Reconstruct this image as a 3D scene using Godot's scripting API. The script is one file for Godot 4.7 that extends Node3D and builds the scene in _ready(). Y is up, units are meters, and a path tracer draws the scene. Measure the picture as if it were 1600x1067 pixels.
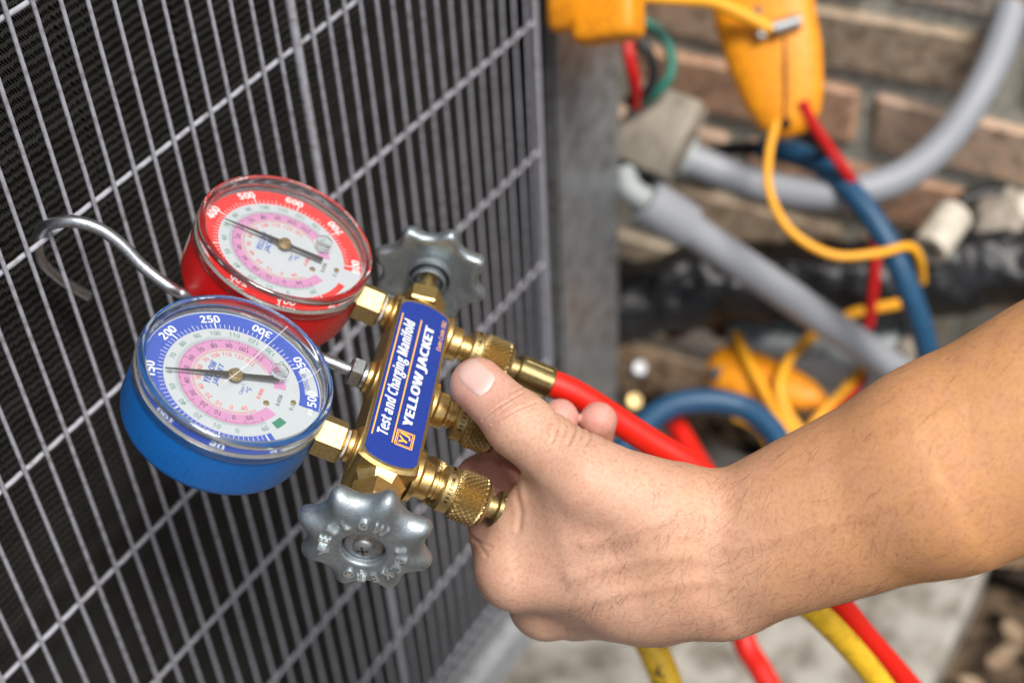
extends Node3D
# A hand holding a two-gauge test manifold that hangs on the wire grille of an outdoor condenser unit.
# x runs along the grille, y up, z out of the grille towards the viewer. Metres.

const EYE := Vector3(0.0, 1.03, 0.42)
const FOCAL := 2261.0            # focal length in pixels of a 1600 x 1067 frame
var LOOK := Basis(Vector3(0.53266, -0.04608, 0.84507), Vector3(0.59463, 0.73091, -0.33495), Vector3(-0.60224, 0.68092, 0.41672))
var rng := RandomNumberGenerator.new()

func _ready() -> void:
	rng.seed = 4117
	LOOK = LOOK.orthonormalized()
	set_camera_and_light()
	make_materials()
	build_ground()
	build_wall()
	build_unit()
	build_background()
	build_manifold()
	build_hoses()
	build_person()

# ------------------------------------------------------------------ camera, sky, sun
func set_camera_and_light() -> void:
	var cam := Camera3D.new()
	cam.name = "camera"
	cam.transform = Transform3D(LOOK, EYE)
	cam.fov = rad_to_deg(2.0 * atan(533.5 / FOCAL))
	cam.near = 0.02
	cam.far = 200.0
	var lens := CameraAttributesPhysical.new()
	lens.frustum_focal_length = 50.86
	lens.exposure_aperture = 5.8
	lens.frustum_focus_distance = 0.55
	lens.frustum_near = 0.02
	lens.frustum_far = 200.0
	cam.attributes = lens
	add_child(cam)
	cam.fov = rad_to_deg(2.0 * atan(533.5 / FOCAL))
	cam.current = true
	var sky_material := ProceduralSkyMaterial.new()
	sky_material.sky_top_color = Color(0.70, 0.75, 0.82)
	sky_material.sky_horizon_color = Color(0.78, 0.80, 0.82)
	sky_material.sky_curve = 0.2
	sky_material.ground_bottom_color = Color(0.3, 0.29, 0.27)
	sky_material.ground_horizon_color = Color(0.6, 0.59, 0.57)
	var clouds := NoiseTexture2D.new()
	clouds.width = 512
	clouds.height = 256
	clouds.seamless = true
	var cn := FastNoiseLite.new()
	cn.seed = 12
	cn.frequency = 0.012
	cn.fractal_octaves = 4
	clouds.noise = cn
	sky_material.sky_cover = clouds
	sky_material.sky_cover_modulate = Color(1, 1, 1, 0.18)
	var sky := Sky.new()
	sky.sky_material = sky_material
	var env := Environment.new()
	env.background_mode = Environment.BG_SKY
	env.sky = sky
	env.background_energy_multiplier = 0.8
	env.tonemap_mode = Environment.TONE_MAPPER_LINEAR
	env.tonemap_exposure = 1.36
	env.sdfgi_enabled = true
	env.ssao_enabled = true
	env.ssil_enabled = true
	var around := WorldEnvironment.new()
	around.name = "world_environment"
	around.environment = env
	add_child(around)
	var sun := DirectionalLight3D.new()
	sun.name = "sun"
	sun.light_energy = 1.15
	sun.light_angular_distance = 20.0
	sun.light_color = Color(1.0, 0.975, 0.945)
	sun.shadow_enabled = true
	add_child(sun)
	sun.look_at_from_position(Vector3(0.05, 2.7, 1.15), Vector3(0.4, 0.5, 0.0))

# ------------------------------------------------------------------ points
# a point seen at (u, v) of a 1600 x 1067 frame, d metres deep
func at(u: float, v: float, d: float) -> Vector3:
	return EYE + LOOK * Vector3((u - 800.0) / FOCAL * d, -(v - 533.5) / FOCAL * d, -d)

func ray(u: float, v: float) -> Vector3:
	return LOOK * Vector3((u - 800.0) / FOCAL, -(v - 533.5) / FOCAL, -1.0)

# the same, on the plane z = z0, on the height y = y0, or x0 along the grille
func at_z(u: float, v: float, z0: float) -> Vector3:
	var d := ray(u, v)
	return EYE + d * ((z0 - EYE.z) / d.z)

func at_y(u: float, v: float, y0: float) -> Vector3:
	var d := ray(u, v)
	return EYE + d * ((y0 - EYE.y) / d.y)

# ------------------------------------------------------------------ nodes
func called(n: String) -> String:
	return n

func tag(o: Node, label: String, category: String = "", group: String = "", kind: String = "") -> void:
	if label != "":
		o.set_meta("label", label)
	if category != "":
		o.set_meta("category", category)
	if group != "":
		o.set_meta("group", group)
	if kind != "":
		o.set_meta("kind", kind)

var taken := {}
func free_name(parent: Node, n: String) -> String:
	var key := str(parent.get_instance_id()) + n
	var k: int = taken.get(key, 0)
	taken[key] = k + 1
	return n if k == 0 else "%s_%03d" % [n, k]

func hang(o: Node3D, n: String, parent: Node = null) -> Node3D:
	var p: Node = parent if parent else self
	o.name = free_name(p, n)
	p.add_child(o, true)
	return o

func thing(n: String, label: String, category: String, where: Vector3 = Vector3.ZERO, group: String = "") -> Node3D:
	var o := Node3D.new()
	o.position = where
	hang(o, n)
	tag(o, label, category, group)
	return o

func begin() -> SurfaceTool:
	var st := SurfaceTool.new()
	st.begin(Mesh.PRIMITIVE_TRIANGLES)
	return st

func finish(st: SurfaceTool, m: Material, normals := true) -> ArrayMesh:
	if normals:
		st.generate_normals()
	var mesh := st.commit()
	mesh.surface_set_material(0, m)
	return mesh

func part(st: SurfaceTool, n: String, m: Material, parent: Node, normals := true) -> MeshInstance3D:
	var o := MeshInstance3D.new()
	o.mesh = finish(st, m, normals)
	hang(o, n, parent)
	return o

func whole(st: SurfaceTool, n: String, m: Material, label: String, category: String, group := "", kind := "") -> MeshInstance3D:
	var o := part(st, n, m, null)
	tag(o, label, category, group, kind)
	return o

# ------------------------------------------------------------------ shapes
func tri(st: SurfaceTool, a: Vector3, b: Vector3, c: Vector3) -> void:   # counter-clockwise seen from outside
	st.add_vertex(a)
	st.add_vertex(c)
	st.add_vertex(b)

func quad(st: SurfaceTool, a: Vector3, b: Vector3, c: Vector3, d: Vector3) -> void:
	tri(st, a, b, c)
	tri(st, a, c, d)

func tri_out(st: SurfaceTool, a: Vector3, b: Vector3, c: Vector3, from: Vector3) -> void:
	if (b - a).cross(c - a).dot((a + b + c) / 3.0 - from) >= 0.0:
		tri(st, a, b, c)
	else:
		tri(st, a, c, b)

func skin_rows(st: SurfaceTool, rows: Array, closed := true, group := 0, flip := false) -> void:
	st.set_smooth_group(group)
	for i in rows.size() - 1:
		var p: PackedVector3Array = rows[i]
		var q: PackedVector3Array = rows[i + 1]
		var n := p.size()
		for j in (n if closed else n - 1):
			var k := (j + 1) % n
			if flip:
				quad(st, p[j], q[j], q[k], p[k])
			else:
				quad(st, p[j], p[k], q[k], q[j])

# profile: (radius, height) pairs, outside upwards; axis z
func lathe(st: SurfaceTool, prof: Array, seg := 48, xf := Transform3D(), flat := false, sharp := 35.0) -> void:
	var group := 1
	var last := Vector2.ZERO
	for i in prof.size() - 1:
		var a: Vector2 = prof[i]
		var b: Vector2 = prof[i + 1]
		var d := (b - a).normalized()
		if i > 0 and absf(rad_to_deg(last.angle_to(d))) > sharp:
			group += 1
		last = d
		var rows := []
		for p: Vector2 in [a, b]:
			var row := PackedVector3Array()
			for j in seg:
				var t := TAU * j / seg
				row.append(xf * Vector3(p.x * cos(t), p.x * sin(t), p.y))
			rows.append(row)
		skin_rows(st, rows, true, 0xFFFFFFFF if flat else group)

func v2s(flat_list: Array) -> Array:
	var out := []
	for i in range(0, flat_list.size(), 2):
		out.append(Vector2(flat_list[i], flat_list[i + 1]) * 0.001)
	return out

# a transform that puts the z axis of a lathe along dir
func along(origin: Vector3, dir: Vector3, roll := 0.0) -> Transform3D:
	var z := dir.normalized()
	var x := (Vector3.UP if absf(z.y) < 0.9 else Vector3.RIGHT).cross(z).normalized()
	return Transform3D(Basis(x, z.cross(x), z).rotated(z, roll), origin)

func smooth_path(pts: Array, each := 8) -> PackedVector3Array:
	var out := PackedVector3Array()
	for i in pts.size() - 1:
		var p0: Vector3 = pts[maxi(i - 1, 0)]
		var p1: Vector3 = pts[i]
		var p2: Vector3 = pts[i + 1]
		var p3: Vector3 = pts[mini(i + 2, pts.size() - 1)]
		for k in each:
			out.append(p1.cubic_interpolate(p2, p0, p3, float(k) / each))
	out.append(pts[-1])
	return out

func tube(st: SurfaceTool, path: PackedVector3Array, radius: Variant, seg := 16, group := 0) -> void:
	var rows := []
	var side := Vector3.ZERO
	var n := path.size()
	for i in n:
		var t := (path[mini(i + 1, n - 1)] - path[maxi(i - 1, 0)]).normalized()
		if side == Vector3.ZERO:
			side = (Vector3.UP if absf(t.y) < 0.9 else Vector3.RIGHT).cross(t).normalized()
		side = (side - t * side.dot(t)).normalized()
		var other := t.cross(side)
		var r: float = radius[mini(i, radius.size() - 1)] if radius is Array or radius is PackedFloat32Array else radius
		var row := PackedVector3Array()
		for j in seg:
			var a := TAU * j / seg
			row.append(path[i] + (side * cos(a) + other * sin(a)) * r)
		rows.append(row)
	skin_rows(st, rows, true, group)
	for e in 2:
		st.set_smooth_group(20 + e)
		var row: PackedVector3Array = rows[0 if e == 0 else n - 1]
		var c: Vector3 = path[0 if e == 0 else n - 1]
		for j in seg:
			var k := (j + 1) % seg
			if e == 0:
				tri(st, c, row[k], row[j])
			else:
				tri(st, c, row[j], row[k])

# a box with chamfered edges
func block(st: SurfaceTool, size: Vector3, bevel: float, xf := Transform3D(), jitter := 0.0) -> void:
	var h := size * 0.5
	var v := {}
	for sx in [-1, 1]:
		for sy in [-1, 1]:
			for sz in [-1, 1]:
				var j := Vector3(rng.randf_range(-1, 1), rng.randf_range(-1, 1), rng.randf_range(-1, 1)) * jitter
				for ax in 3:
					var p := Vector3(sx * h.x, sy * h.y, sz * h.z)
					for other in 3:
						if other != ax:
							p[other] -= signf(p[other]) * bevel
					v[[sx, sy, sz, ax]] = xf * (p + j)
	st.set_smooth_group(0xFFFFFFFF)
	var mid := xf * Vector3.ZERO
	for ax in 3:
		var b := (ax + 1) % 3
		var c := (ax + 2) % 3
		for s in [-1, 1]:
			var q := []
			for w in [[-1, -1], [1, -1], [1, 1], [-1, 1]]:
				var k := [0, 0, 0]
				k[ax] = s
				k[b] = w[0]
				k[c] = w[1]
				q.append(v[[k[0], k[1], k[2], ax]])
			tri_out(st, q[0], q[1], q[2], mid)
			tri_out(st, q[0], q[2], q[3], mid)
		for w in [[-1, -1], [1, -1], [1, 1], [-1, 1]]:   # the edges along ax
			var q := []
			for s in [-1, 1]:
				var k := [0, 0, 0]
				k[ax] = s
				k[b] = w[0]
				k[c] = w[1]
				q.append(v[[k[0], k[1], k[2], b]])
				q.append(v[[k[0], k[1], k[2], c]])
			tri_out(st, q[0], q[1], q[3], mid)
			tri_out(st, q[0], q[3], q[2], mid)
	for sx in [-1, 1]:
		for sy in [-1, 1]:
			for sz in [-1, 1]:
				tri_out(st, v[[sx, sy, sz, 0]], v[[sx, sy, sz, 1]], v[[sx, sy, sz, 2]], mid)

# an outline (counter-clockwise) extruded from z0 to z1, its upper edge chamfered
func prism(st: SurfaceTool, poly: PackedVector2Array, z0: float, z1: float, bevel: float, xf := Transform3D(), lower := true) -> void:
	var n := poly.size()
	var small := PackedVector2Array()
	for i in n:
		var a := (poly[i] - poly[(i + n - 1) % n]).normalized()
		var b := (poly[(i + 1) % n] - poly[i]).normalized()
		var m := Vector2(-(a + b).y, (a + b).x).normalized()
		var k := maxf(m.dot(Vector2(-a.y, a.x)), 0.3)
		small.append(poly[i] + m * bevel / k)
	var rows := []
	for q in [[poly, z0], [poly, z1 - bevel], [small, z1]]:
		var row := PackedVector3Array()
		for p: Vector2 in q[0]:
			row.append(xf * Vector3(p.x, p.y, q[1]))
		rows.append(row)
	skin_rows(st, [rows[0], rows[1]], true, 0xFFFFFFFF if n < 9 else 1)
	if bevel > 0.0:
		skin_rows(st, [rows[1], rows[2]], true, 0xFFFFFFFF if n < 9 else 2)
	var cap := Geometry2D.triangulate_polygon(small)
	st.set_smooth_group(3)
	for i in range(0, cap.size(), 3):
		var a: Vector3 = rows[2][cap[i]]
		var b: Vector3 = rows[2][cap[i + 1]]
		var c: Vector3 = rows[2][cap[i + 2]]
		if (b - a).cross(c - a).dot(xf.basis.z) < 0.0:
			tri(st, a, c, b)
		else:
			tri(st, a, b, c)
	if lower:
		cap = Geometry2D.triangulate_polygon(poly)
		st.set_smooth_group(4)
		for i in range(0, cap.size(), 3):
			var a: Vector3 = rows[0][cap[i]]
			var b: Vector3 = rows[0][cap[i + 1]]
			var c: Vector3 = rows[0][cap[i + 2]]
			if (b - a).cross(c - a).dot(xf.basis.z) > 0.0:
				tri(st, a, c, b)
			else:
				tri(st, a, b, c)

# a flat ring, facing z; angles clockwise from the top, as on a dial
func ring(st: SurfaceTool, r0: float, r1: float, a0: float, a1: float, z: float, seg := 64) -> void:
	st.set_smooth_group(5)
	for i in seg:
		var t0 := deg_to_rad(90.0 - lerpf(a0, a1, float(i) / seg))
		var t1 := deg_to_rad(90.0 - lerpf(a0, a1, float(i + 1) / seg))
		var c0 := Vector3(cos(t0), sin(t0), 0)
		var c1 := Vector3(cos(t1), sin(t1), 0)
		var up := Vector3(0, 0, z)
		quad(st, c1 * r0 + up, c1 * r1 + up, c0 * r1 + up, c0 * r0 + up)

# a tick on a dial
func tick(st: SurfaceTool, a: float, r0: float, r1: float, w: float, z: float) -> void:
	var t := deg_to_rad(90.0 - a)
	var c := Vector3(cos(t), sin(t), 0)
	var s := Vector3(-c.y, c.x, 0) * w * 0.5
	var up := Vector3(0, 0, z)
	st.set_smooth_group(5)
	quad(st, c * r0 - s + up, c * r1 - s + up, c * r1 + s + up, c * r0 + s + up)

var fonts := {}
func letters(text: String, style := "bold") -> TextMesh:
	var key := style + text
	if fonts.has(key):
		return fonts[key]
	if not fonts.has(style):
		var f := SystemFont.new()
		f.font_names = PackedStringArray(["Droid Sans"])
		f.font_weight = 700 if style == "bold" else 400
		fonts[style] = f
	var t := TextMesh.new()
	t.text = text
	t.font = fonts[style]
	t.font_size = 32
	t.pixel_size = 0.01
	t.depth = 0.05
	t.curve_step = 1.5
	fonts[key] = t
	return t

# text centred on xf's origin in its xy plane, w by h (w 0 keeps the letters' own width), t thick
func write(st: SurfaceTool, text: String, xf: Transform3D, w: float, h: float, t: float, slant := 0.0, style := "bold") -> void:
	var m := letters(text, style)
	var box := m.get_aabb()
	var sy := h / box.size.y
	var sx := w / box.size.x if w > 0.0 else sy
	var b := Basis(Vector3(sx, 0, 0), Vector3(slant * sy, sy, 0), Vector3(0, 0, t / box.size.z))
	st.append_from(m, 0, xf * Transform3D(b, Vector3.ZERO) * Transform3D(Basis(), -box.get_center()))

# a word round a dial, one reading upright from the middle; a: the clock angle
func number(st: SurfaceTool, text: String, a: float, r: float, h: float, z: float, w := 0.0, style := "bold") -> void:
	var t := deg_to_rad(90.0 - a)
	var up := Vector3(cos(t), sin(t), 0)
	var top := -up if absf(a) > 88.0 else up
	var xf := Transform3D(Basis(Vector3(top.y, -top.x, 0), top, Vector3(0, 0, 1)), up * r + Vector3(0, 0, z))
	write(st, text, xf, w, h, 0.00006, 0.0, style)

# ------------------------------------------------------------------ materials
var M := {}

func mat(r: float, g: float, b: float, rough: float, metal := 0.0) -> StandardMaterial3D:
	var m := StandardMaterial3D.new()
	m.albedo_color = Color(r, g, b)
	m.roughness = rough
	m.metallic = metal
	return m

func noise(freq: float, octaves := 4, seed_ := 1, size := 512, kind := FastNoiseLite.TYPE_SIMPLEX_SMOOTH) -> NoiseTexture2D:
	var n := FastNoiseLite.new()
	n.noise_type = kind
	n.seed = seed_
	n.frequency = freq
	n.fractal_octaves = octaves
	var t := NoiseTexture2D.new()
	t.width = size
	t.height = size
	t.seamless = true
	t.noise = n
	return t

func ramp(t: NoiseTexture2D, stops: Array) -> NoiseTexture2D:
	var g := Gradient.new()
	var at_ := PackedFloat32Array()
	var colors := PackedColorArray()
	for s in stops:
		at_.append(s[0])
		colors.append(s[1])
	g.offsets = at_
	g.colors = colors
	t.color_ramp = g
	return t

func grain(m: StandardMaterial3D, scale: float, color: Texture2D, rough: Texture2D = null, height: Texture2D = null, relief := 0.0) -> StandardMaterial3D:
	m.uv1_triplanar = true
	m.uv1_scale = Vector3.ONE * scale
	if color:
		m.albedo_texture = color
	if rough:
		m.roughness_texture = rough
	if height:
		m.heightmap_enabled = true
		m.heightmap_texture = height
		m.heightmap_scale = relief
	return m

func grey(v: float) -> Color:
	return Color(v, v, v)

func make_materials() -> void:
	var fine := noise(0.05, 4, 3)
	var coarse := noise(0.012, 5, 7)
	var speck := noise(0.12, 3, 11)
	var stain := ramp(noise(0.014, 5, 21), [[0.0, grey(0.72)], [0.42, grey(0.93)], [0.7, grey(1.0)], [1.0, grey(0.86)]])
	var wear := ramp(noise(0.03, 5, 23), [[0.0, grey(0.6)], [0.5, grey(0.95)], [1.0, grey(1.0)]])
	M.stain = stain
	M.brass = grain(mat(0.88, 0.76, 0.51, 0.42, 1.0), 45.0, ramp(noise(0.02, 5, 31), [[0.0, Color(0.86, 0.82, 0.76)], [0.45, Color(0.97, 0.96, 0.94)], [1.0, Color(1, 1, 1)]]), wear, fine, 0.004)
	M.old_brass = grain(mat(0.76, 0.68, 0.50, 0.52, 1.0), 50.0, ramp(noise(0.025, 5, 35), [[0.0, Color(0.82, 0.78, 0.7)], [0.5, Color(0.96, 0.95, 0.92)], [1.0, Color(1, 1, 1)]]), wear, fine, 0.003)
	M.gold_steel = grain(mat(0.66, 0.60, 0.42, 0.36, 1.0), 60.0, stain, wear)
	M.zinc = grain(mat(0.64, 0.68, 0.70, 0.56, 0.95), 35.0, ramp(noise(0.02, 5, 41), [[0.0, grey(0.88)], [0.5, grey(0.97)], [1.0, grey(1.0)]]), wear, noise(0.06, 4, 5), 0.01)
	M.worn_zinc = mat(0.80, 0.82, 0.83, 0.34, 0.9)
	M.chrome = grain(mat(0.74, 0.75, 0.77, 0.42, 1.0), 60.0, stain, wear)
	M.red_case = grain(mat(0.80, 0.02, 0.03, 0.5), 30.0, ramp(noise(0.03, 5, 43), [[0.0, grey(0.86)], [0.5, grey(1.0)], [1.0, grey(1.0)]]), wear, fine, 0.004)
	M.blue_case = grain(mat(0.02, 0.39, 0.70, 0.54), 30.0, ramp(noise(0.03, 5, 44), [[0.0, grey(0.86)], [0.5, grey(1.0)], [1.0, grey(1.0)]]), wear, fine, 0.004)
	M.clear = mat(0.97, 0.98, 0.98, 0.09)
	M.clear.refraction_enabled = true
	M.clear.refraction_scale = 0.042
	M.clear.albedo_color = Color(0.97, 0.98, 0.98, 0.0)
	M.pane = mat(1, 1, 1, 0.03)
	M.pane.transparency = BaseMaterial3D.TRANSPARENCY_ALPHA
	M.pane.albedo_color = Color(1, 1, 1, 0.03)
	M.flow = mat(0.95, 0.96, 0.97, 0.35)
	M.flow.transparency = BaseMaterial3D.TRANSPARENCY_ALPHA
	M.flow.albedo_color = Color(0.95, 0.96, 0.97, 0.3)
	M.white_print = mat(0.86, 0.88, 0.88, 0.6)
	M.dial_white = mat(0.68, 0.71, 0.73, 0.6)
	M.dial_blue = mat(0.14, 0.28, 0.66, 0.55)
	M.dial_red = mat(0.84, 0.13, 0.12, 0.55)
	M.dial_pink = mat(0.72, 0.50, 0.66, 0.6)
	M.print_black = mat(0.05, 0.05, 0.07, 0.6)
	M.print_green = mat(0.13, 0.46, 0.36, 0.6)
	M.print_red = mat(0.84, 0.20, 0.14, 0.6)
	M.print_blue = mat(0.13, 0.30, 0.66, 0.6)
	M.print_orange = mat(0.96, 0.70, 0.22, 0.5)
	M.needle = mat(0.16, 0.14, 0.13, 0.5)
	M.label_blue = grain(mat(0.11, 0.21, 0.54, 0.42), 40.0, ramp(noise(0.02, 5, 51), [[0.0, grey(0.88)], [0.5, grey(1.0)], [1.0, Color(1.0, 1.0, 1.0)]]))
	M.tape = grain(mat(0.86, 0.86, 0.84, 0.75), 200.0, null, null, speck, 0.03)
	M.sticker = mat(0.86, 0.85, 0.82, 0.5)
	M.sticker_orange = mat(0.92, 0.48, 0.10, 0.5)
	M.wire = grain(mat(0.64, 0.65, 0.69, 0.55), 14.0, ramp(noise(0.02, 6, 53), [[0.0, Color(0.66, 0.61, 0.56)], [0.3, Color(0.90, 0.89, 0.89)], [0.6, Color(1, 1, 1)], [1.0, Color(0.94, 0.94, 0.95)]]), null, fine, 0.006)
	M.fin = grain(mat(0.27, 0.27, 0.265, 0.6, 0.2), 9.0, ramp(noise(0.02, 5, 61), [[0.0, Color(0.62, 0.60, 0.56)], [0.5, Color(0.88, 0.87, 0.85)], [1.0, Color(1, 1, 1)]]))
	M.dark = mat(0.13, 0.13, 0.13, 0.8)
	M.black_gap = mat(0.10, 0.11, 0.115, 0.5)
	M.galvanized = grain(mat(0.60, 0.62, 0.64, 0.42, 0.5), 6.0, ramp(noise(0.014, 6, 63), [[0.0, Color(0.66, 0.61, 0.56)], [0.4, Color(0.86, 0.85, 0.84)], [1.0, Color(1, 1, 1)]]), wear)
	M.rust = grain(mat(0.36, 0.22, 0.17, 0.85), 14.0, stain)
	M.base_metal = grain(mat(0.60, 0.61, 0.63, 0.6), 9.0, stain)
	M.concrete = grain(mat(0.66, 0.645, 0.62, 0.9), 3.2, ramp(noise(0.012, 6, 71), [[0.0, Color(0.52, 0.50, 0.46)], [0.40, Color(0.80, 0.79, 0.77)], [0.6, Color(0.92, 0.92, 0.91)], [1.0, Color(1, 1, 1)]]), null, speck, 0.12)
	M.dirt = grain(mat(0.40, 0.34, 0.28, 0.95), 3.0, ramp(noise(0.02, 6, 73), [[0.0, Color(0.35, 0.32, 0.28)], [0.5, Color(0.8, 0.77, 0.72)], [1.0, Color(1, 0.98, 0.95)]]), null, coarse, 1.2)
	M.dark_dirt = grain(mat(0.27, 0.22, 0.18, 0.95), 4.0, ramp(noise(0.02, 6, 74), [[0.0, Color(0.35, 0.32, 0.28)], [0.5, Color(0.8, 0.77, 0.72)], [1.0, Color(1, 0.98, 0.95)]]), null, coarse, 1.2)
	M.mortar = grain(mat(0.81, 0.80, 0.745, 0.95), 7.0, ramp(noise(0.02, 6, 75), [[0.0, grey(0.65)], [0.5, grey(0.92)], [1.0, grey(1)]]), null, speck, 0.15)
	M.bricks = []
	for c in [Color(0.77, 0.71, 0.64), Color(0.73, 0.66, 0.58), Color(0.79, 0.74, 0.66), Color(0.79, 0.64, 0.54), Color(0.73, 0.69, 0.65), Color(0.80, 0.70, 0.62)]:
		var m := mat(c.r, c.g, c.b, 0.92)
		M.bricks.append(grain(m, 5.0, ramp(noise(0.02, 6, 80 + M.bricks.size()), [[0.0, Color(0.66, 0.62, 0.58)], [0.35, Color(0.88, 0.86, 0.83)], [0.62, Color(1, 1, 1)], [0.8, Color(1, 0.93, 0.84)], [1.0, Color(0.85, 0.85, 0.84)]]), null, speck, 0.2))
	M.pvc = mat(0.54, 0.555, 0.58, 0.5)
	M.pvc_fitting = mat(0.56, 0.59, 0.59, 0.55)
	M.beige = grain(mat(0.58, 0.55, 0.50, 0.6), 8.0, stain)
	M.yellow = grain(mat(0.92, 0.59, 0.07, 0.5), 12.0, ramp(noise(0.018, 5, 91), [[0.0, Color(0.80, 0.72, 0.6)], [0.4, grey(0.97)], [1.0, grey(1)]]))
	M.yellow_cord = mat(0.93, 0.65, 0.12, 0.5)
	M.hose_yellow = grain(mat(0.93, 0.74, 0.16, 0.45), 20.0, stain, null, fine, 0.004)
	M.hose_red = grain(mat(0.85, 0.10, 0.03, 0.48), 40.0, ramp(noise(0.03, 5, 93), [[0.0, grey(0.9)], [0.5, grey(1)], [1.0, grey(1)]]), null, speck, 0.008)
	M.hose_blue = grain(mat(0.10, 0.30, 0.44, 0.5), 20.0, stain)
	M.lead_red = mat(0.72, 0.05, 0.06, 0.45)
	M.lead_black = mat(0.07, 0.07, 0.08, 0.5)
	M.lead_green = mat(0.13, 0.42, 0.36, 0.5)
	M.insulation = grain(mat(0.09, 0.095, 0.105, 0.42), 10.0, stain, null, coarse, 0.25)
	M.white_pvc = grain(mat(0.80, 0.77, 0.71, 0.55), 8.0, stain)
	M.grey_block = grain(mat(0.70, 0.74, 0.75, 0.9), 7.0, stain, null, speck, 0.15)
	M.silver = grain(mat(0.66, 0.67, 0.68, 0.55, 1.0), 30.0, stain)
	M.stone = grain(mat(0.66, 0.62, 0.57, 0.9), 12.0, stain, null, speck, 0.2)
	M.leaf = mat(1, 1, 1, 0.85)
	M.leaf.vertex_color_use_as_albedo = true
	M.skin = grain(mat(1, 1, 1, 0.47), 55.0, ramp(noise(0.016, 6, 101), [[0.0, Color(0.86, 0.78, 0.74)], [0.4, Color(0.97, 0.95, 0.94)], [0.65, Color(1, 1, 1)], [1.0, Color(0.97, 0.90, 0.87)]]), null, noise(0.035, 4, 103, 1024), 0.022)
	M.skin.vertex_color_use_as_albedo = true
	M.skin.subsurf_scatter_enabled = true
	M.skin.subsurf_scatter_strength = 0.08
	M.nail = mat(0.89, 0.72, 0.69, 0.42)
	M.nail.vertex_color_use_as_albedo = true
	M.hair = mat(0.17, 0.10, 0.06, 0.5)

# ------------------------------------------------------------------ ground
func slab(st: SurfaceTool, x0: float, x1: float, z0: float, z1: float, y: float, step: float, amp: float, n: FastNoiseLite) -> void:
	var rows := []
	var nx := int(ceil((x1 - x0) / step))
	var nz := int(ceil((z1 - z0) / step))
	for i in nx + 1:
		var row := PackedVector3Array()
		for k in nz + 1:
			var x := lerpf(x0, x1, float(i) / nx)
			var z := lerpf(z0, z1, float(k) / nz)
			row.append(Vector3(x, y + amp * n.get_noise_2d(x * 100.0, z * 100.0), z))
		rows.append(row)
	skin_rows(st, rows, false, 0)

func build_ground() -> void:
	var n := FastNoiseLite.new()
	n.seed = 5
	n.frequency = 0.05
	n.fractal_octaves = 4
	var st := begin()
	slab(st, -0.9, 2.2, -1.4, 1.6, -0.055, 0.03, 0.02, n)
	st.set_smooth_group(7)
	for e in [[-60, -0.9, -60, 60], [2.2, 60, -60, 60], [-0.9, 2.2, -60, -1.4], [-0.9, 2.2, 1.6, 60]]:
		var y := -0.062
		quad(st, Vector3(e[0], y, e[2]), Vector3(e[0], y, e[3]), Vector3(e[1], y, e[3]), Vector3(e[1], y, e[2]))
	whole(st, "ground", M.dirt, "bare brown earth round the concrete pad", "", "", "structure")
	st = begin()
	block(st, Vector3(1.50, 0.09, 1.25), 0.006, Transform3D(Basis(), Vector3(0.14, -0.045, -0.315)))
	var pad := whole(st, "concrete_pad", M.concrete, "weathered grey concrete pad under the condenser unit", "", "", "structure")
	pad.set_meta("kind", "structure")
	# a second, rough slab against the wall
	st = begin()
	slab(st, 0.895, 1.2, -1.3, 0.9, -0.028, 0.02, 0.012, n)
	whole(st, "soil", M.dark_dirt, "dark soil between the pad and the brick wall", "", "", "structure")
	# leaf litter
	var leaf := begin()
	leaf.set_smooth_group(0)
	var rim := []
	for k in 9:
		var t := TAU * k / 9.0
		rim.append(Vector3(0.5 * cos(t), 0.10 * sin(2 * t) + 0.08 * cos(t), 0.27 * sin(t) * (1.0 + 0.25 * cos(t))))
	for k in 9:
		tri(leaf, Vector3(0, 0.06, 0), rim[(k + 1) % 9], rim[k])
	var mm := MultiMesh.new()
	mm.transform_format = MultiMesh.TRANSFORM_3D
	mm.use_colors = true
	mm.mesh = finish(leaf, M.leaf)
	var spots := []
	for k in 900:
		var p := Vector3(rng.randf_range(0.35, 1.15), 0, rng.randf_range(0.33, 0.85))
		if k > 560:
			p = Vector3(rng.randf_range(0.9, 1.0), 0.02, rng.randf_range(-0.3, 0.35))
		p.y += rng.randf_range(-0.05, -0.02)
		spots.append(p)
	mm.instance_count = spots.size()
	for k in spots.size():
		var s := rng.randf_range(0.012, 0.045)
		var b := Basis.from_euler(Vector3(rng.randf_range(-0.6, 0.6), rng.randf() * TAU, rng.randf_range(-0.6, 0.6))).scaled(Vector3.ONE * s)
		mm.set_instance_transform(k, Transform3D(b, spots[k]))
		var c := Color(0.16, 0.10, 0.055).lerp(Color(0.36, 0.27, 0.18), rng.randf() * (1.0 if k <= 560 else 0.3))
		mm.set_instance_color(k, c.lerp(Color(0.42, 0.36, 0.30), 0.5 if rng.randf() > 0.8 and k <= 560 else 0.0))
	var litter := MultiMeshInstance3D.new()
	litter.multimesh = mm
	hang(litter, "leaf_litter")
	tag(litter, "dry brown leaves and mulch beside the pad", "leaves", "", "stuff")

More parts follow.
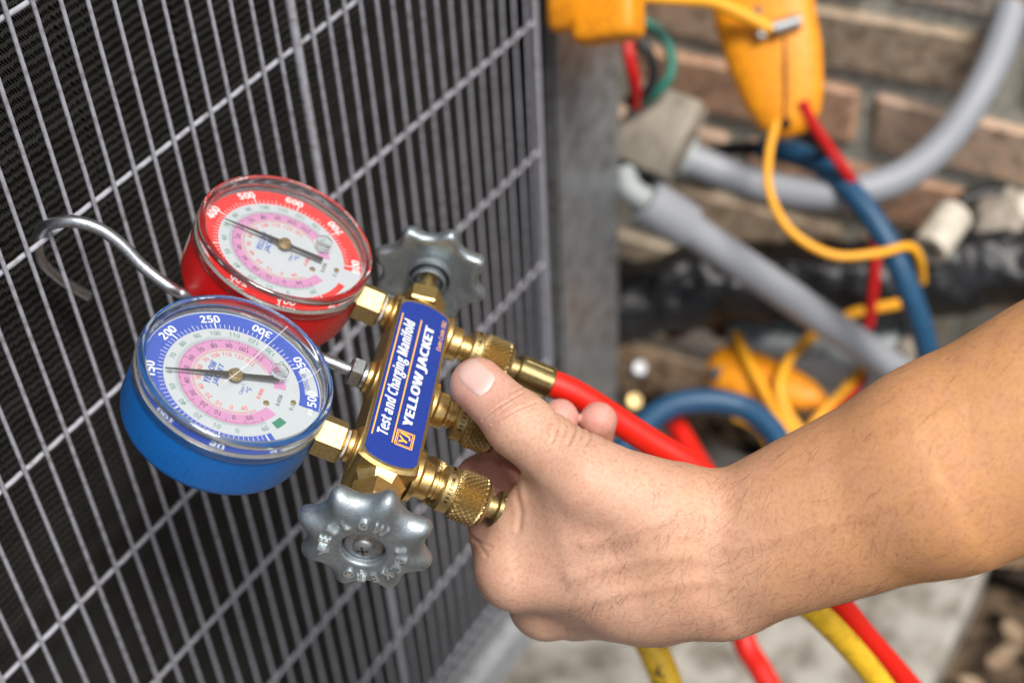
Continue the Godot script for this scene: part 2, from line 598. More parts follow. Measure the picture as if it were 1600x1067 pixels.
# ------------------------------------------------------------------ brick wall
const WALL_X := 1.0
func build_wall() -> void:
	var t := thing("brick_wall", "blurred tan and red brick house wall behind the unit", "wall", Vector3(WALL_X, -0.05, 0.0))
	t.rotation.y = deg_to_rad(6.0)
	var st := begin()
	block(st, Vector3(0.10, 3.0, 4.2), 0.002, Transform3D(Basis(), Vector3(0.0395, 1.45, -0.2)))
	part(st, "mortar", M.mortar, t)
	var shapes := []
	for k in 5:
		st = begin()
		block(st, Vector3(0.03, 0.055, 0.200), 0.005, Transform3D(), 0.0025)
		shapes.append(finish(st, null))
	for row in 14:
		for col in 9:
			var o := MeshInstance3D.new()
			o.mesh = shapes[rng.randi() % 5]
			var c := rng.randi() % 6
			o.material_override = M.bricks[c]
			o.position = Vector3(-0.001 + rng.randf_range(-0.002, 0.002), 0.02 + row * 0.071, 0.75 - col * 0.216 - (0.108 if row % 2 else 0.0) + rng.randf_range(-0.002, 0.002))
			o.rotation = Vector3(rng.randf_range(-0.006, 0.006), rng.randf_range(-0.008, 0.008), 0)
			hang(o, "brick", t)

# ------------------------------------------------------------------ condenser unit
const PITCH := 0.01245
func build_unit() -> void:
	var t := thing("condenser_unit", "grey outdoor air conditioner with wire grille over dark coil fins", "air conditioner", Vector3(0.2, 0.0, -0.3))
	var off := -t.position
	var st := begin()
	# frame: corner post, base rail, top rail, panels
	block(st, Vector3(0.082, 0.90, 0.004), 0.0015, Transform3D(Basis(), Vector3(0.712, 0.485, 0.002) + off))
	block(st, Vector3(0.004, 0.90, 0.05), 0.0015, Transform3D(Basis(), Vector3(0.673, 0.485, -0.026) + off))
	var post := part(st, "corner_post", M.galvanized, t)
	st = begin()
	block(st, Vector3(0.005, 0.62, 0.018), 0.001, Transform3D(Basis(), Vector3(0.7545, 0.42, -0.008) + off))
	part(st, "rusty_flange", M.rust, post).set_meta("label", "rusty edge of the corner post")
	st = begin()
	block(st, Vector3(0.004, 0.94, 0.62), 0.001, Transform3D(Basis(), Vector3(0.748, 0.485, -0.31) + off))
	part(st, "side_panel", M.galvanized, t)
	st = begin()
	block(st, Vector3(1.06, 0.94, 0.004), 0.001, Transform3D(Basis(), Vector3(0.215, 0.485, -0.622) + off))
	part(st, "back_panel", M.galvanized, t)
	st = begin()
	block(st, Vector3(0.004, 0.94, 0.61), 0.001, Transform3D(Basis(), Vector3(-0.312, 0.485, -0.312) + off))
	part(st, "side_panel", M.galvanized, t)
	st = begin()
	block(st, Vector3(1.08, 0.03, 0.64), 0.006, Transform3D(Basis(), Vector3(0.215, 0.965, -0.312) + off))
	part(st, "top_cover", M.galvanized, t)
	st = begin()
	block(st, Vector3(1.075, 0.042, 0.018), 0.004, Transform3D(Basis(), Vector3(0.215, 0.024, -0.002) + off))
	block(st, Vector3(1.07, 0.012, 0.60), 0.003, Transform3D(Basis(), Vector3(0.215, 0.012, -0.322) + off))
	part(st, "base_rail", M.base_metal, t)
	st = begin()
	block(st, Vector3(0.98, 0.93, 0.004), 0.001, Transform3D(Basis(), Vector3(0.17, 0.485, -0.075) + off))
	part(st, "coil_backing", M.galvanized, t)
	st = begin()
	block(st, Vector3(0.010, 0.9, 0.03), 0.001, Transform3D(Basis(), Vector3(0.6645, 0.485, -0.022) + off))
	part(st, "edge_seal", M.black_gap, t)
	# coil fins: thin zigzag plates, far too many to count
	st = begin()
	var h := 0.92
	var step := 0.00225
	var rows := int(h / step)
	st.set_smooth_group(0xFFFFFFFF)
	for k in rows:
		var y0 := 0.03 + k * step
		var y1 := y0 + step
		var x0 := 0.00056 if k % 2 else -0.00056
		var x1 := -x0
		var w := 0.00011
		quad(st, Vector3(x0 - w, y0, 0), Vector3(x0 + w, y0, 0), Vector3(x1 + w, y1, 0), Vector3(x1 - w, y1, 0))
		quad(st, Vector3(x0 - w, y0, -0.022), Vector3(x0 - w, y0, 0), Vector3(x1 - w, y1, 0), Vector3(x1 - w, y1, -0.022))
		quad(st, Vector3(x0 + w, y0, 0), Vector3(x0 + w, y0, -0.022), Vector3(x1 + w, y1, -0.022), Vector3(x1 + w, y1, 0))
	var mm := MultiMesh.new()
	mm.transform_format = MultiMesh.TRANSFORM_3D
	mm.mesh = finish(st, M.fin)
	var count := 690
	var slits := []
	for q in [[272, 25], [240, 545], [96, 760]]:
		slits.append(int((at_z(q[0], q[1], -0.024).x + 0.305) / 0.0014))
	mm.instance_count = count
	var bend := 0.0
	for k in count:
		bend = bend * 0.8 + rng.randf_range(-0.0016, 0.0016)
		mm.set_instance_transform(k, Transform3D(Basis.from_euler(Vector3(0, bend * 30.0, bend * 0.12)), Vector3(-0.305 + k * 0.0014 + (0.0006 if slits.has(k) else (-0.0006 if slits.has(k + 1) else 0.0)), 0, -0.024 + rng.randf_range(-0.0005, 0.0005)) + off))
	var fins := MultiMeshInstance3D.new()
	fins.multimesh = mm
	hang(fins, "coil_fins", t)
	fins.set_meta("kind", "stuff")
	# grille
	var grille := Node3D.new()
	hang(grille, "grille", t)
	for x in [0.4424 + PITCH * 17, 0.4424 - PITCH * 60]:
		st = begin()
		tube(st, PackedVector3Array([Vector3(x, 0.055, -0.001) + off, Vector3(x, 0.945, -0.001) + off]), 0.0025, 12)
		part(st, "end_bar", M.wire, grille)
	for k in range(-59, 17):
		var x := 0.4424 + PITCH * k
		st = begin()
		var wob := rng.randf_range(-0.0004, 0.0004)
		var path := PackedVector3Array()
		for i in 10:
			path.append(Vector3(x + wob * sin(i * 1.3), 0.055 + 0.89 * i / 9.0, 0.0008 + rng.randf_range(-0.00015, 0.00015)) + off)
		tube(st, path, 0.0023 if k == 0 else 0.00098, 10)
		part(st, "bar" if k == 0 else "wire", M.wire, grille)
	for k in 10:
		var y := 1.03 - 0.3625 + 0.0955 * (3 - k)
		if y < 0.06:
			continue
		st = begin()
		var path := PackedVector3Array()
		for i in 78 * 4:
			var x := 0.4424 - PITCH * 60 + PITCH * 77 * i / 311.0
			path.append(Vector3(x, y + 0.0006 * sin(x * 9.0 + k), -0.0014 - 0.00015 * cos((x - 0.4424) / PITCH * TAU)) + off)
		tube(st, path, 0.0012, 10)
		part(st, "cross_wire", M.wire, grille)

# ------------------------------------------------------------------ behind the unit
func cable(n: String, pts: Array, r: float, m: Material, label: String, category: String, group := "") -> MeshInstance3D:
	var path := smooth_path(pts)
	var mid := path[path.size() / 2]
	for i in path.size():
		path[i] -= mid
	var st := begin()
	tube(st, path, r, 14)
	var o := whole(st, n, m, label, category, group)
	o.position = mid
	return o

func px(list: Array) -> Array:      # u, v, depth triples to points
	var out := []
	for i in range(0, list.size(), 3):
		out.append(at(list[i], list[i + 1], list[i + 2]))
	return out

# a body swept along its length: sections of [place 0..1, half width, half thickness], with a superellipse outline
func pod(st: SurfaceTool, a: Vector3, b: Vector3, face: Vector3, sections: Array, pow_ := 3.0) -> void:
	var y := (b - a).normalized()
	var z := (face - y * face.dot(y)).normalized()
	var x := y.cross(z)
	var rows := []
	for s in sections:
		var row := PackedVector3Array()
		for j in 32:
			var t := TAU * j / 32.0
			var c := cos(t)
			var d := sin(t)
			row.append(a + (b - a) * s[0] + x * s[1] * signf(c) * pow(absf(c), 2.0 / pow_) - z * s[2] * signf(d) * pow(absf(d), 2.0 / pow_))
		rows.append(row)
	skin_rows(st, rows, true, 0)

func build_background() -> void:
	var back := LOOK.z      # towards the viewer
	# conduits
	var c := thing("flexible_conduit", "pale grey conduit curving up in front of the brick wall", "conduit", at(1300, 300, 1.09))
	var st := begin()
	var path := smooth_path(px([1075, 248, 1.10, 1140, 272, 1.10, 1220, 297, 1.09, 1310, 303, 1.08, 1400, 280, 1.08, 1470, 228, 1.08, 1530, 145, 1.08, 1568, 60, 1.09, 1590, -30, 1.10, 1600, -120, 1.11, 1602, -400, 1.13, 1600, -800, 1.16]))
	for i in path.size():
		path[i] -= c.position
	tube(st, path, 0.0125, 20)
	part(st, "conduit_pipe", M.pvc, c)
	st = begin()
	path = smooth_path(px([1035, 230, 1.10, 1062, 242, 1.10, 1080, 250, 1.10]))
	for i in path.size():
		path[i] -= c.position
	tube(st, path, 0.0165, 20)
	part(st, "connector", M.pvc_fitting, c)
	c = thing("straight_conduit", "straight grey conduit slanting down towards the ground", "conduit", at(1220, 450, 1.1))
	st = begin()
	path = smooth_path(px([1050, 338, 1.08, 1200, 440, 1.11, 1320, 522, 1.14, 1440, 604, 1.17]))
	for i in path.size():
		path[i] -= c.position
	tube(st, path, 0.0128, 20)
	part(st, "conduit_pipe", M.pvc, c)
	st = begin()
	path = smooth_path(px([1008, 312, 1.07, 1035, 330, 1.075, 1072, 353, 1.085]))
	for i in path.size():
		path[i] -= c.position
	tube(st, path, 0.0175, 20)
	part(st, "coupling", M.pvc, c)
	st = begin()
	path = smooth_path(px([975, 268, 1.075, 985, 295, 1.07, 1012, 314, 1.07]))
	for i in path.size():
		path[i] -= c.position
	tube(st, path, 0.0095, 16)
	part(st, "elbow", M.pvc_fitting, c)
	# electrical cover and its wires
	c = thing("junction_box", "beige metal junction box tilted beside the corner post", "box", at(1020, 210, 1.08))
	st = begin()
	var a := at(1055, 150, 1.075)
	var b := at(1000, 262, 1.075)
	pod(st, a - c.position, b - c.position, back + LOOK.x * -0.3 + LOOK.y * 0.4, [[-0.02, 0.001, 0.001], [-0.02, 0.024, 0.010], [0.0, 0.026, 0.012], [1.0, 0.026, 0.012], [1.02, 0.024, 0.010], [1.02, 0.001, 0.001]], 9.0)
	part(st, "box_body", M.beige, c)
	cable("red_wire", px([980, 60, 1.03, 984, 95, 1.03, 992, 130, 1.04, 993, 165, 1.06]), 0.0045, M.lead_red, "short red wire running into the beige junction box", "wire")
	cable("black_wire", px([988, 58, 1.04, 1012, 80, 1.04, 1022, 115, 1.045, 1010, 145, 1.05, 980, 160, 1.06]), 0.0042, M.lead_black, "black wire looping beside the red one at the junction box", "wire")
	cable("green_wire", px([1000, 30, 1.05, 1035, 55, 1.05, 1050, 95, 1.05, 1040, 130, 1.05, 1000, 160, 1.06]), 0.004, M.lead_green, "green wire looping above the beige junction box", "wire")
	cable("dark_cable", px([985, 275, 1.10, 1010, 285, 1.11, 1060, 262, 1.12, 1130, 235, 1.125, 1200, 232, 1.13]), 0.0055, M.lead_black, "dark cable passing behind the grey connector", "cable")
	# meters
	c = thing("handheld_meter", "yellow handheld meter hanging at the top of the corner post", "meter", at(950, 30, 0.875))
	st = begin()
	pod(st, at(944, -120, 0.875) - c.position, at(951, 66, 0.875) - c.position, back + LOOK.x * -0.55, [[0, 0.001, 0.001], [0, 0.019, 0.010], [0.03, 0.0215, 0.013], [0.9, 0.0215, 0.013], [0.96, 0.0205, 0.012], [0.99, 0.018, 0.010], [1.0, 0.014, 0.007], [1.0, 0.001, 0.001]], 5.0)
	part(st, "meter_body", M.yellow, c)
	st = begin()
	pod(st, at_z(878, -100, 0.014) - c.position, at_z(880, 46, 0.014) - c.position, back, [[0, 0.001, 0.001], [0, 0.010, 0.006], [0.9, 0.010, 0.006], [1.0, 0.007, 0.004], [1.0, 0.001, 0.001]], 4.0)
	part(st, "clip", M.yellow, c)
	c = thing("clamp_meter", "yellow oval clamp meter with silver pins hanging before the bricks", "meter", at(1200, 80, 1.05))
	st = begin()
	pod(st, at(1168, -90, 1.05) - c.position, at(1240, 212, 1.05) - c.position, back + LOOK.x * -0.25, [[0, 0.001, 0.001], [0.0, 0.028, 0.011], [0.1, 0.034, 0.014], [0.35, 0.0365, 0.015], [0.6, 0.0345, 0.015], [0.8, 0.029, 0.014], [0.92, 0.023, 0.012], [1.0, 0.010, 0.009], [1.0, 0.001, 0.001]], 2.4)
	var body := part(st, "meter_body", M.yellow, c)
	st = begin()
	tube(st, PackedVector3Array([at(1208, 46, 1.028) - c.position, at(1250, 32, 1.028) - c.position]), 0.0052, 14)
	part(st, "pin", M.silver, c)
	st = begin()
	lathe(st, v2s([0, -4, 4.2, -4, 4.2, 1.5, 3, 3, 0.01, 3.2]), 18, along(at(1191, 52, 1.03) - c.position, back))
	part(st, "pin", M.silver, c)
	st = begin()
	lathe(st, v2s([0, -4, 3.2, -4, 3.2, 0.8, 0.01, 1]), 18, along(at(1184, 18, 1.033) - c.position, back))
	part(st, "socket", M.lead_black, c)
	st = begin()
	tube(st, smooth_path([at(1226, 60, 1.034) - c.position, at(1228, 120, 1.034) - c.position, at(1226, 190, 1.04) - c.position]), 0.0012, 8)
	part(st, "seam", M.rust, c)
	cable("hanging_strap", px([930, -110, 0.872, 915, -170, 0.885, 895, -230, 0.865, 870, -300, 0.835]), 0.004, M.yellow_cord, "yellow strap holding the hanging meter to the unit", "strap")
	cable("yellow_strap", px([1000, -6, 1.0, 1060, -2, 1.01, 1110, 2, 1.02, 1160, 22, 1.025, 1205, 46, 1.028]), 0.0048, M.yellow_cord, "yellow strap from the hanging meter to the oval meter", "strap")
	cable("signal_cable", px([1214, 190, 1.03, 1202, 240, 1.03, 1203, 300, 1.03, 1235, 360, 1.03, 1300, 398, 1.03, 1370, 396, 1.03, 1420, 385, 1.04, 1438, 405, 1.05, 1442, 440, 1.07]), 0.0032, M.yellow_cord, "thin yellow cord looping from the oval meter across the blue hose", "cable")
	cable("red_test_lead", px([1254, 158, 1.035, 1268, 190, 1.04, 1295, 230, 1.05, 1330, 280, 1.06, 1352, 320, 1.10, 1366, 360, 1.11, 1368, 420, 1.12, 1358, 510, 1.14]), 0.0042, M.lead_red, "red test lead hanging from the oval yellow meter", "test lead")
	cable("black_test_lead", px([1222, 188, 1.04, 1245, 205, 1.05, 1280, 225, 1.06, 1310, 252, 1.09, 1340, 320, 1.12]), 0.0050, M.lead_black, "black test lead leaving the oval yellow meter beside the red lead", "test lead")
	# black insulated line set, wrinkled
	c = thing("insulated_pipe", "black foam insulated pipe with shiny tape along the wall foot", "pipe", at(1250, 440, 1.2))
	st = begin()
	var rows := []
	var n := FastNoiseLite.new()
	n.seed = 9
	n.frequency = 0.16
	n.fractal_octaves = 2
	var line := smooth_path(px([850, 490, 1.22, 1000, 466, 1.20, 1120, 446, 1.19, 1260, 436, 1.19, 1400, 432, 1.18, 1540, 418, 1.17, 1700, 400, 1.16, 1850, 385, 1.15, 2150, 370, 1.13]), 24)
	for i in line.size():
		var t := (line[mini(i + 1, line.size() - 1)] - line[maxi(i - 1, 0)]).normalized()
		var s := Vector3.UP.cross(t).normalized()
		var row := PackedVector3Array()
		for j in 40:
			var ang := TAU * j / 40.0
			var dir := s * cos(ang) + t.cross(s) * sin(ang)
			var p := line[i] + dir * 0.033
			var r := 0.033 + 0.008 * n.get_noise_3d(p.x * 150.0, p.y * 150.0, p.z * 150.0)
			row.append(line[i] + dir * r - c.position)
		rows.append(row)
	skin_rows(st, rows, true, 0)
	part(st, "foam_sleeve", M.insulation, c)
	cable("copper_line", px([850, 520, 1.23, 1000, 500, 1.22, 1100, 492, 1.22, 1200, 478, 1.22, 1350, 470, 1.22, 1500, 462, 1.2, 1700, 450, 1.18]), 0.011, M.insulation, "thinner black pipe tucked below the insulated pipe", "pipe")
	cable("black_cable", px([1500, 318, 1.2, 1540, 304, 1.2, 1600, 306, 1.2, 1700, 312, 1.2]), 0.008, M.lead_black, "black cable crossing the bricks above the white pipe end", "cable")
	# white pipe end and rubble
	c = thing("white_pipe", "off-white plastic pipe end leaning on the black insulation", "pipe", at(1470, 370, 1.16))
	st = begin()
	lathe(st, v2s([9, 0, 14, 0, 15, 1, 15, 44, 14, 45, 9, 45, 9, 0.1]), 28, along(at(1452, 392, 1.13) - c.position, at(1512, 306, 1.16) - at(1452, 392, 1.13)))
	part(st, "pipe_wall", M.white_pvc, c)
	# rubble
	for q in [[1560, 350, 1.17, 24, M.stone, "largest pale stone, right of the white pipe end"], [1590, 335, 1.18, 22, M.white_pvc, "white stone chip below the black cable"], [1600, 372, 1.17, 20, M.stone, "pale stone at the right edge of the picture"],
			[1425, 545, 1.19, 13, M.stone, "small pale stone beside the foot of the blue hose"], [1440, 515, 1.19, 9, M.stone, "smallest pale stone, under the black insulated pipe"], [1360, 480, 1.22, 12, M.stone, "pale stone behind the orange cable"], [1130, 505, 1.25, 14, M.rust, "brown stone above the thick yellow cable"], [1060, 510, 1.25, 12, M.rust, "brown stone in the shade between silver cap and clamp"]]:
		st = begin()
		pebble(st, q[3] * 0.001, q[0])
		var o := whole(st, "stone", q[4], q[5], "stone", "stones along the wall foot")
		o.position = at(q[0], q[1], q[2])
	# a grey concrete block on the ground by the wall
	st = begin()
	var bp := at_y(1275, 560, 0.0)
	block(st, Vector3(0.08, 0.055, 0.15), 0.006, Transform3D(Basis(Vector3.UP, 0.35)), 0.004)
	var blk := whole(st, "concrete_block", M.grey_block, "small grey concrete block on the soil under the slanting conduit", "block")
	blk.position = at(1275, 548, 1.235)
	# yellow clamp on the ground
	c = thing("pipe_clamp", "orange yellow pipe clamp probe lying on the soil", "clamp", at(1200, 600, 1.2))
	st = begin()
	pod(st, at(1110, 568, 1.21) - c.position, at(1292, 628, 1.17) - c.position, back + LOOK.y * 0.4, [[0, 0.001, 0.001], [0.0, 0.012, 0.008], [0.08, 0.020, 0.011], [0.35, 0.0225, 0.013], [0.65, 0.019, 0.012], [0.85, 0.013, 0.010], [0.97, 0.006, 0.006], [1.0, 0.001, 0.001]], 2.3)
	part(st, "clamp_body", M.yellow, c)
	st = begin()
	lathe(st, v2s([0, -3, 6, -3, 6, 3, 0.01, 3.5]), 18, along(at(1118, 584, 1.195) - c.position, back))
	part(st, "jaw_hole", M.lead_black, c)
	var cords := [
		[[1150, 522, 1.20, 1172, 570, 1.18, 1200, 620, 1.165, 1235, 680, 1.15, 1270, 740, 1.15], "thick yellow cord lying across the orange clamp"],
		[[1280, 518, 1.19, 1240, 552, 1.175, 1218, 600, 1.16, 1228, 640, 1.155, 1262, 690, 1.15], "yellow cord curling round the right of the orange clamp"],
		[[1352, 575, 1.19, 1320, 610, 1.17, 1282, 650, 1.16, 1255, 690, 1.155], "yellow cord slanting from the conduit foot to the arm"],
		[[1300, 505, 1.15, 1340, 488, 1.14, 1420, 472, 1.13], "short orange cord crossing behind the blue hose"],
		[[1150, 650, 1.16, 1185, 668, 1.15, 1207, 700, 1.15], "orange cord under the arch of the blue hose"]]
	for q in cords:
		cable("signal_cable", px(q[0]), 0.0042, M.yellow_cord, q[1], "cable")
	cable("dark_red_lead", px([1350, 590, 1.185, 1320, 630, 1.17, 1290, 665, 1.16]), 0.005, M.lead_red, "dark red lead beside the yellow cords at the arm", "test lead")
	# hoses lying about
	cable("blue_hose", px([1190, 232, 1.12, 1240, 240, 1.10, 1290, 262, 1.08, 1340, 310, 1.06, 1385, 375, 1.05, 1415, 440, 1.05, 1440, 510, 1.06, 1452, 580, 1.08, 1440, 680, 1.12, 1395, 770, 1.15, 1300, 840, 1.15, 1200, 850, 1.16]), 0.0088, M.hose_blue, "blue hose arching down past the red test lead", "hose")
	cable("blue_hose", px([960, 720, 1.02, 1000, 670, 1.02, 1045, 636, 1.02, 1100, 626, 1.02, 1160, 636, 1.02, 1205, 670, 1.01, 1225, 715, 1.0, 1225, 790, 1.0]), 0.0088, M.hose_blue, "blue hose arching low between the hand and forearm", "hose")
	cable("red_hose", px([1040, 640, 1.1, 1058, 668, 1.04, 1080, 705, 1.02, 1110, 760, 1.0, 1140, 850, 0.98, 1160, 990, 0.94, 1185, 1040, 0.94, 1220, 1100, 0.94]), 0.0078, M.hose_red, "red hose hanging behind the wrist and out below it", "hose")
	# silver and brass caps by the corner post
	st = begin()
	lathe(st, v2s([0, 0, 7, 0, 8, 1, 8, 13, 6, 15, 0.01, 15.5]), 6, along(at(994, 580, 1.23), Vector3(-0.4, 0.9, 0.5)), true)
	whole(st, "valve_cap", M.silver, "bright silver valve cap in the shade right of the corner post", "cap")
	st = begin()
	lathe(st, v2s([0, 0, 7, 0, 8, 1, 8, 12, 6, 14, 0.01, 14.5]), 6, along(at(985, 632, 1.22), Vector3(-0.3, 0.9, 0.5)), true)
	whole(st, "brass_cap", M.old_brass, "small brass valve cap below the silver one", "cap")

func pebble(st: SurfaceTool, r: float, seed_: int) -> void:
	var n := FastNoiseLite.new()
	n.seed = seed_
	n.frequency = 0.7
	var rows := []
	for i in 9:
		var row := PackedVector3Array()
		var a := PI * clampf(i / 8.0, 0.001, 0.999)
		for j in 14:
			var t := TAU * j / 14.0
			var d := Vector3(sin(a) * cos(t), -cos(a), sin(a) * sin(-t))
			row.append(d * Vector3(1.2, 0.8, 1.0) * r * (1.0 + 0.5 * n.get_noise_3d(d.x * 1.5, d.y * 1.5, d.z * 1.5)))
		rows.append(row)
	skin_rows(st, rows, true, 0)

# ------------------------------------------------------------------ manifold
# its own axes: x along the body from the blue to the red side, y towards the gauges, z out of the label
var MF := Transform3D()

func cyl_y(x: float, y: float, z: float, down := true) -> Transform3D:   # a lathe frame whose axis runs along -y (hose side) or +y
	var s := -1.0 if down else 1.0
	return Transform3D(Basis(Vector3(s, 0, 0), Vector3(0, 0, 1), Vector3(0, s, 0)), Vector3(x, y, z) * 0.001)

func knurled(st: SurfaceTool, r: float, len_: float, xf: Transform3D, n := 24) -> void:
	var rows := []
	var nz := int(round(len_ / (TAU * r / n) * 0.9)) * 4
	for i in nz + 1:
		var row := PackedVector3Array()
		for j in n * 4:
			var u := float(j) / 4.0
			var v := float(i) / 4.0
			var p := absf(fposmod(u + v, 1.0) - 0.5) * 2.0
			var q := absf(fposmod(u - v, 1.0) - 0.5) * 2.0
			var h := minf(1.0 - absf(p), 1.0 - absf(q))
			var edge := minf(1.0, minf(i, nz - i) / 3.0)
			var rr := r - 0.0008 + 0.0017 * h * edge - 0.0005 * (1.0 - edge)
			var t := TAU * j / (n * 4)
			row.append(xf * Vector3(rr * cos(t), rr * sin(t), len_ * i / nz))
		rows.append(row)
	skin_rows(st, rows, true, 0xFFFFFFFF)

func port(t: Node3D, x: float, z: float, end: float) -> void:
	var st := begin()
	lathe(st, v2s([10.2, 0, 10.2, 2.2, 8.0, 3.0, 7.4, 3.8, 7.4, 7.6, 6.8, 8.4, 5.4, 8.8, 5.4, 10.2, 5.9, 10.5, 5.9, 11.2, 5.4, 11.5, 5.4, 15, 0.01, 15]), 36, cyl_y(x, -11.5, z))
	part(st, "hose_port", M.brass, t)
	st = begin()
	var f := cyl_y(x, -24.0, z)
	lathe(st, v2s([5, 0, 8.6, 0, 9.3, 0.7, 9.3, 4.6, 8.8, 5.2]), 40, f)
	lathe(st, v2s([9.0, 18.2, 8.4, 19.4, 5.2, 19.6]), 40, f)
	knurled(st, 0.0096, 0.0134, f * Transform3D(Basis(), Vector3(0, 0, 0.0051)))
	var nut := part(st, "knurled_nut", M.old_brass, t)
	st = begin()
	var word := "YELLOW JACKET ® • 20"
	for i in word.length():
		if word[i] == " ":
			continue
		var a := 0.3 + i * 0.2
		var out := Vector3(cos(a), sin(a), 0)
		write(st, word[i], f * Transform3D(Basis(Vector3(0, 0, 1).cross(out).normalized(), Vector3(0, 0, 1), out), out * 0.0093 + Vector3(0, 0, 0.0027)), 0.0, 0.0014, 0.0002)
	part(st, "stamped_letters", M.brass, nut, false)
	st = begin()
	lathe(st, v2s([4.6, -1, 4.6, 4, 4.2, 4.4]), 28, cyl_y(x, -44.0, z))
	part(st, "stem", M.old_brass, t)

func build_manifold() -> void:
	var b := Basis(LOOK * Vector3(0.10997, 0.65398, -0.74848), LOOK * Vector3(-0.90513, 0.37702, 0.19644), LOOK * Vector3(0.41066, 0.65587, 0.6334)).orthonormalized()
	MF = Transform3D(b, EYE + LOOK * Vector3(-0.04064, -0.01213, -0.58352))
	var t := thing("manifold_gauge_set", "brass test manifold with red and blue gauges hooked on the grille", "gauge set")
	t.transform = MF
	# body
	var st := begin()
	var outline := PackedVector2Array()
	for k in 13:
		var a := lerpf(-1, 1, k / 12.0)
		outline.append(Vector2(40.8 + 3.2 * (1.0 - a * a), 12.2 * a) * 0.001)
	for k in 13:
		var a := lerpf(1, -1, k / 12.0)
		outline.append(Vector2(-50.8 - 3.4 * (1.0 - a * a), 12.2 * a) * 0.001)
	prism(st, outline, -0.0225, -0.0004, 0.0012)
	for s in [[-50, -1.0], [41, 1.0]]:      # the ends, tapering to the bonnet
		var xf := Transform3D(Basis(Vector3(0, 0, -s[1]), Vector3(0, 1, 0), Vector3(s[1], 0, 0)), Vector3(s[0], 0, -11.5) * 0.001)
		lathe(st, v2s([11, -4, 11, 4, 9.8, 6, 8.6, 8.5, 0.01, 8.5]), 8, xf * Transform3D(Basis(Vector3(0, 0, 1), PI / 8), Vector3.ZERO), true)
	for x in [-40.5, -1.3, 40.5]:
		lathe(st, v2s([9.0, -2, 9.0, 0.8, 8.2, 1.6, 6.6, 2.2, 6.6, 3.6, 6.0, 4.2, 0.01, 4.2]), 36, cyl_y(x, 11.8, -10.8, false))
	var bodym := part(st, "manifold_body", M.brass, t)
	# label
	st = begin()
	outline = PackedVector2Array()
	for k in 17:
		var a := lerpf(-1, 1, k / 16.0)
		outline.append(Vector2(38.6 + 3.2 * (1.0 - a * a) - (1.6 if absf(a) == 1.0 else 0.0), 10.7 * a) * 0.001)
	for k in 17:
		var a := lerpf(1, -1, k / 16.0)
		outline.append(Vector2(-48.6 - 3.2 * (1.0 - a * a) + (1.6 if absf(a) == 1.0 else 0.0), 10.7 * a) * 0.001)
	prism(st, outline, -0.0008, 0.0, 0.0002)
	var plate := part(st, "label_plate", M.label_blue, t)
	var flat := func(x: float, y: float) -> Transform3D: return Transform3D(Basis(), Vector3(x, y, 0.00006) * 0.001 + Vector3(0, 0, 0.00004))
	st = begin()
	for k in 2:      # heavy strokes
		write(st, "Test and Charging Manifold", flat.call(-5.2 + 0.12 * k, 4.9) * Transform3D(Basis(), Vector3(0, 0, 0.000012 * k)), 0.0672, 0.0064, 0.00006, 0.16)
	for k in 4:
		write(st, "YELLOW JACKET", flat.call(-0.45 + 0.17 * k, -3.95) * Transform3D(Basis(), Vector3(0, 0, 0.000012 * k)), 0.0592, 0.0050, 0.00006, 0.08)
	var words := part(st, "lettering", M.white_print, plate, false)
	st = begin()
	st.set_smooth_group(5)
	for l in [[-40.4, 31.5, 9.3], [-40.8, 31.7, 0.85]]:
		quad(st, Vector3(l[0], l[2] - 0.28, 0.05) * 0.001, Vector3(l[1], l[2] - 0.28, 0.05) * 0.001, Vector3(l[1], l[2] + 0.28, 0.05) * 0.001, Vector3(l[0], l[2] + 0.28, 0.05) * 0.001)
	part(st, "rule_line", M.print_orange, plate)
	st = begin()
	write(st, "Date Code 382", flat.call(27.3, -8.9), 0.0185, 0.0020, 0.00006, 0.1, "plain")
	write(st, "YJ", flat.call(-37.0, -3.7), 0.0058, 0.0044, 0.0001, 0.25)
	part(st, "small_print", M.print_orange, plate, false)
	st = begin()
	for f in [[4.2, 3.75, 0.45, 0.04], [3.45, 3.0, 0.3, 0.05]]:
		st.set_smooth_group(5)
		var xs := [f[0], f[0] - f[2]]
		var ys := [f[1], f[1] - f[2]]
		for s in 4:
			var r := Transform3D(Basis(Vector3(0, 0, 1), s * PI / 2), Vector3(-37.0, -3.7, f[3]) * 0.001)
			var w: float = f[0] if s % 2 == 0 else f[1]
			var hh: float = f[1] if s % 2 == 0 else f[0]
			quad(st, r * (Vector3(-w, hh - f[2], 0) * 0.001), r * (Vector3(w, hh - f[2], 0) * 0.001), r * (Vector3(w, hh, 0) * 0.001), r * (Vector3(-w, hh, 0) * 0.001))
	part(st, "emblem_frame", M.print_orange, plate)
	# gauges
	gauge(t, -1.0)
	gauge(t, 1.0)
	# ports on the hose side
	for p in [[38.0, -11.0], [-3.5, -11.0], [-43.0, -11.0]]:
		port(t, p[0], p[1], 0)
	# vacuum port behind
	st = begin()
	var vx := Transform3D(Basis(), Vector3(-24, -10, -20) * 0.001) * along(Vector3.ZERO, Vector3(-0.05, -0.85, -0.5))
	lathe(st, v2s([6.5, 0, 6.5, 6, 5, 7, 5, 11, 8, 11.2, 8.2, 12]), 32, vx)
	knurled(st, 0.0083, 0.012, vx * Transform3D(Basis(), Vector3(0, 0, 0.012)))
	lathe(st, v2s([8, 24, 7, 25, 0.01, 25]), 32, vx)
	part(st, "capped_port", M.old_brass, t)
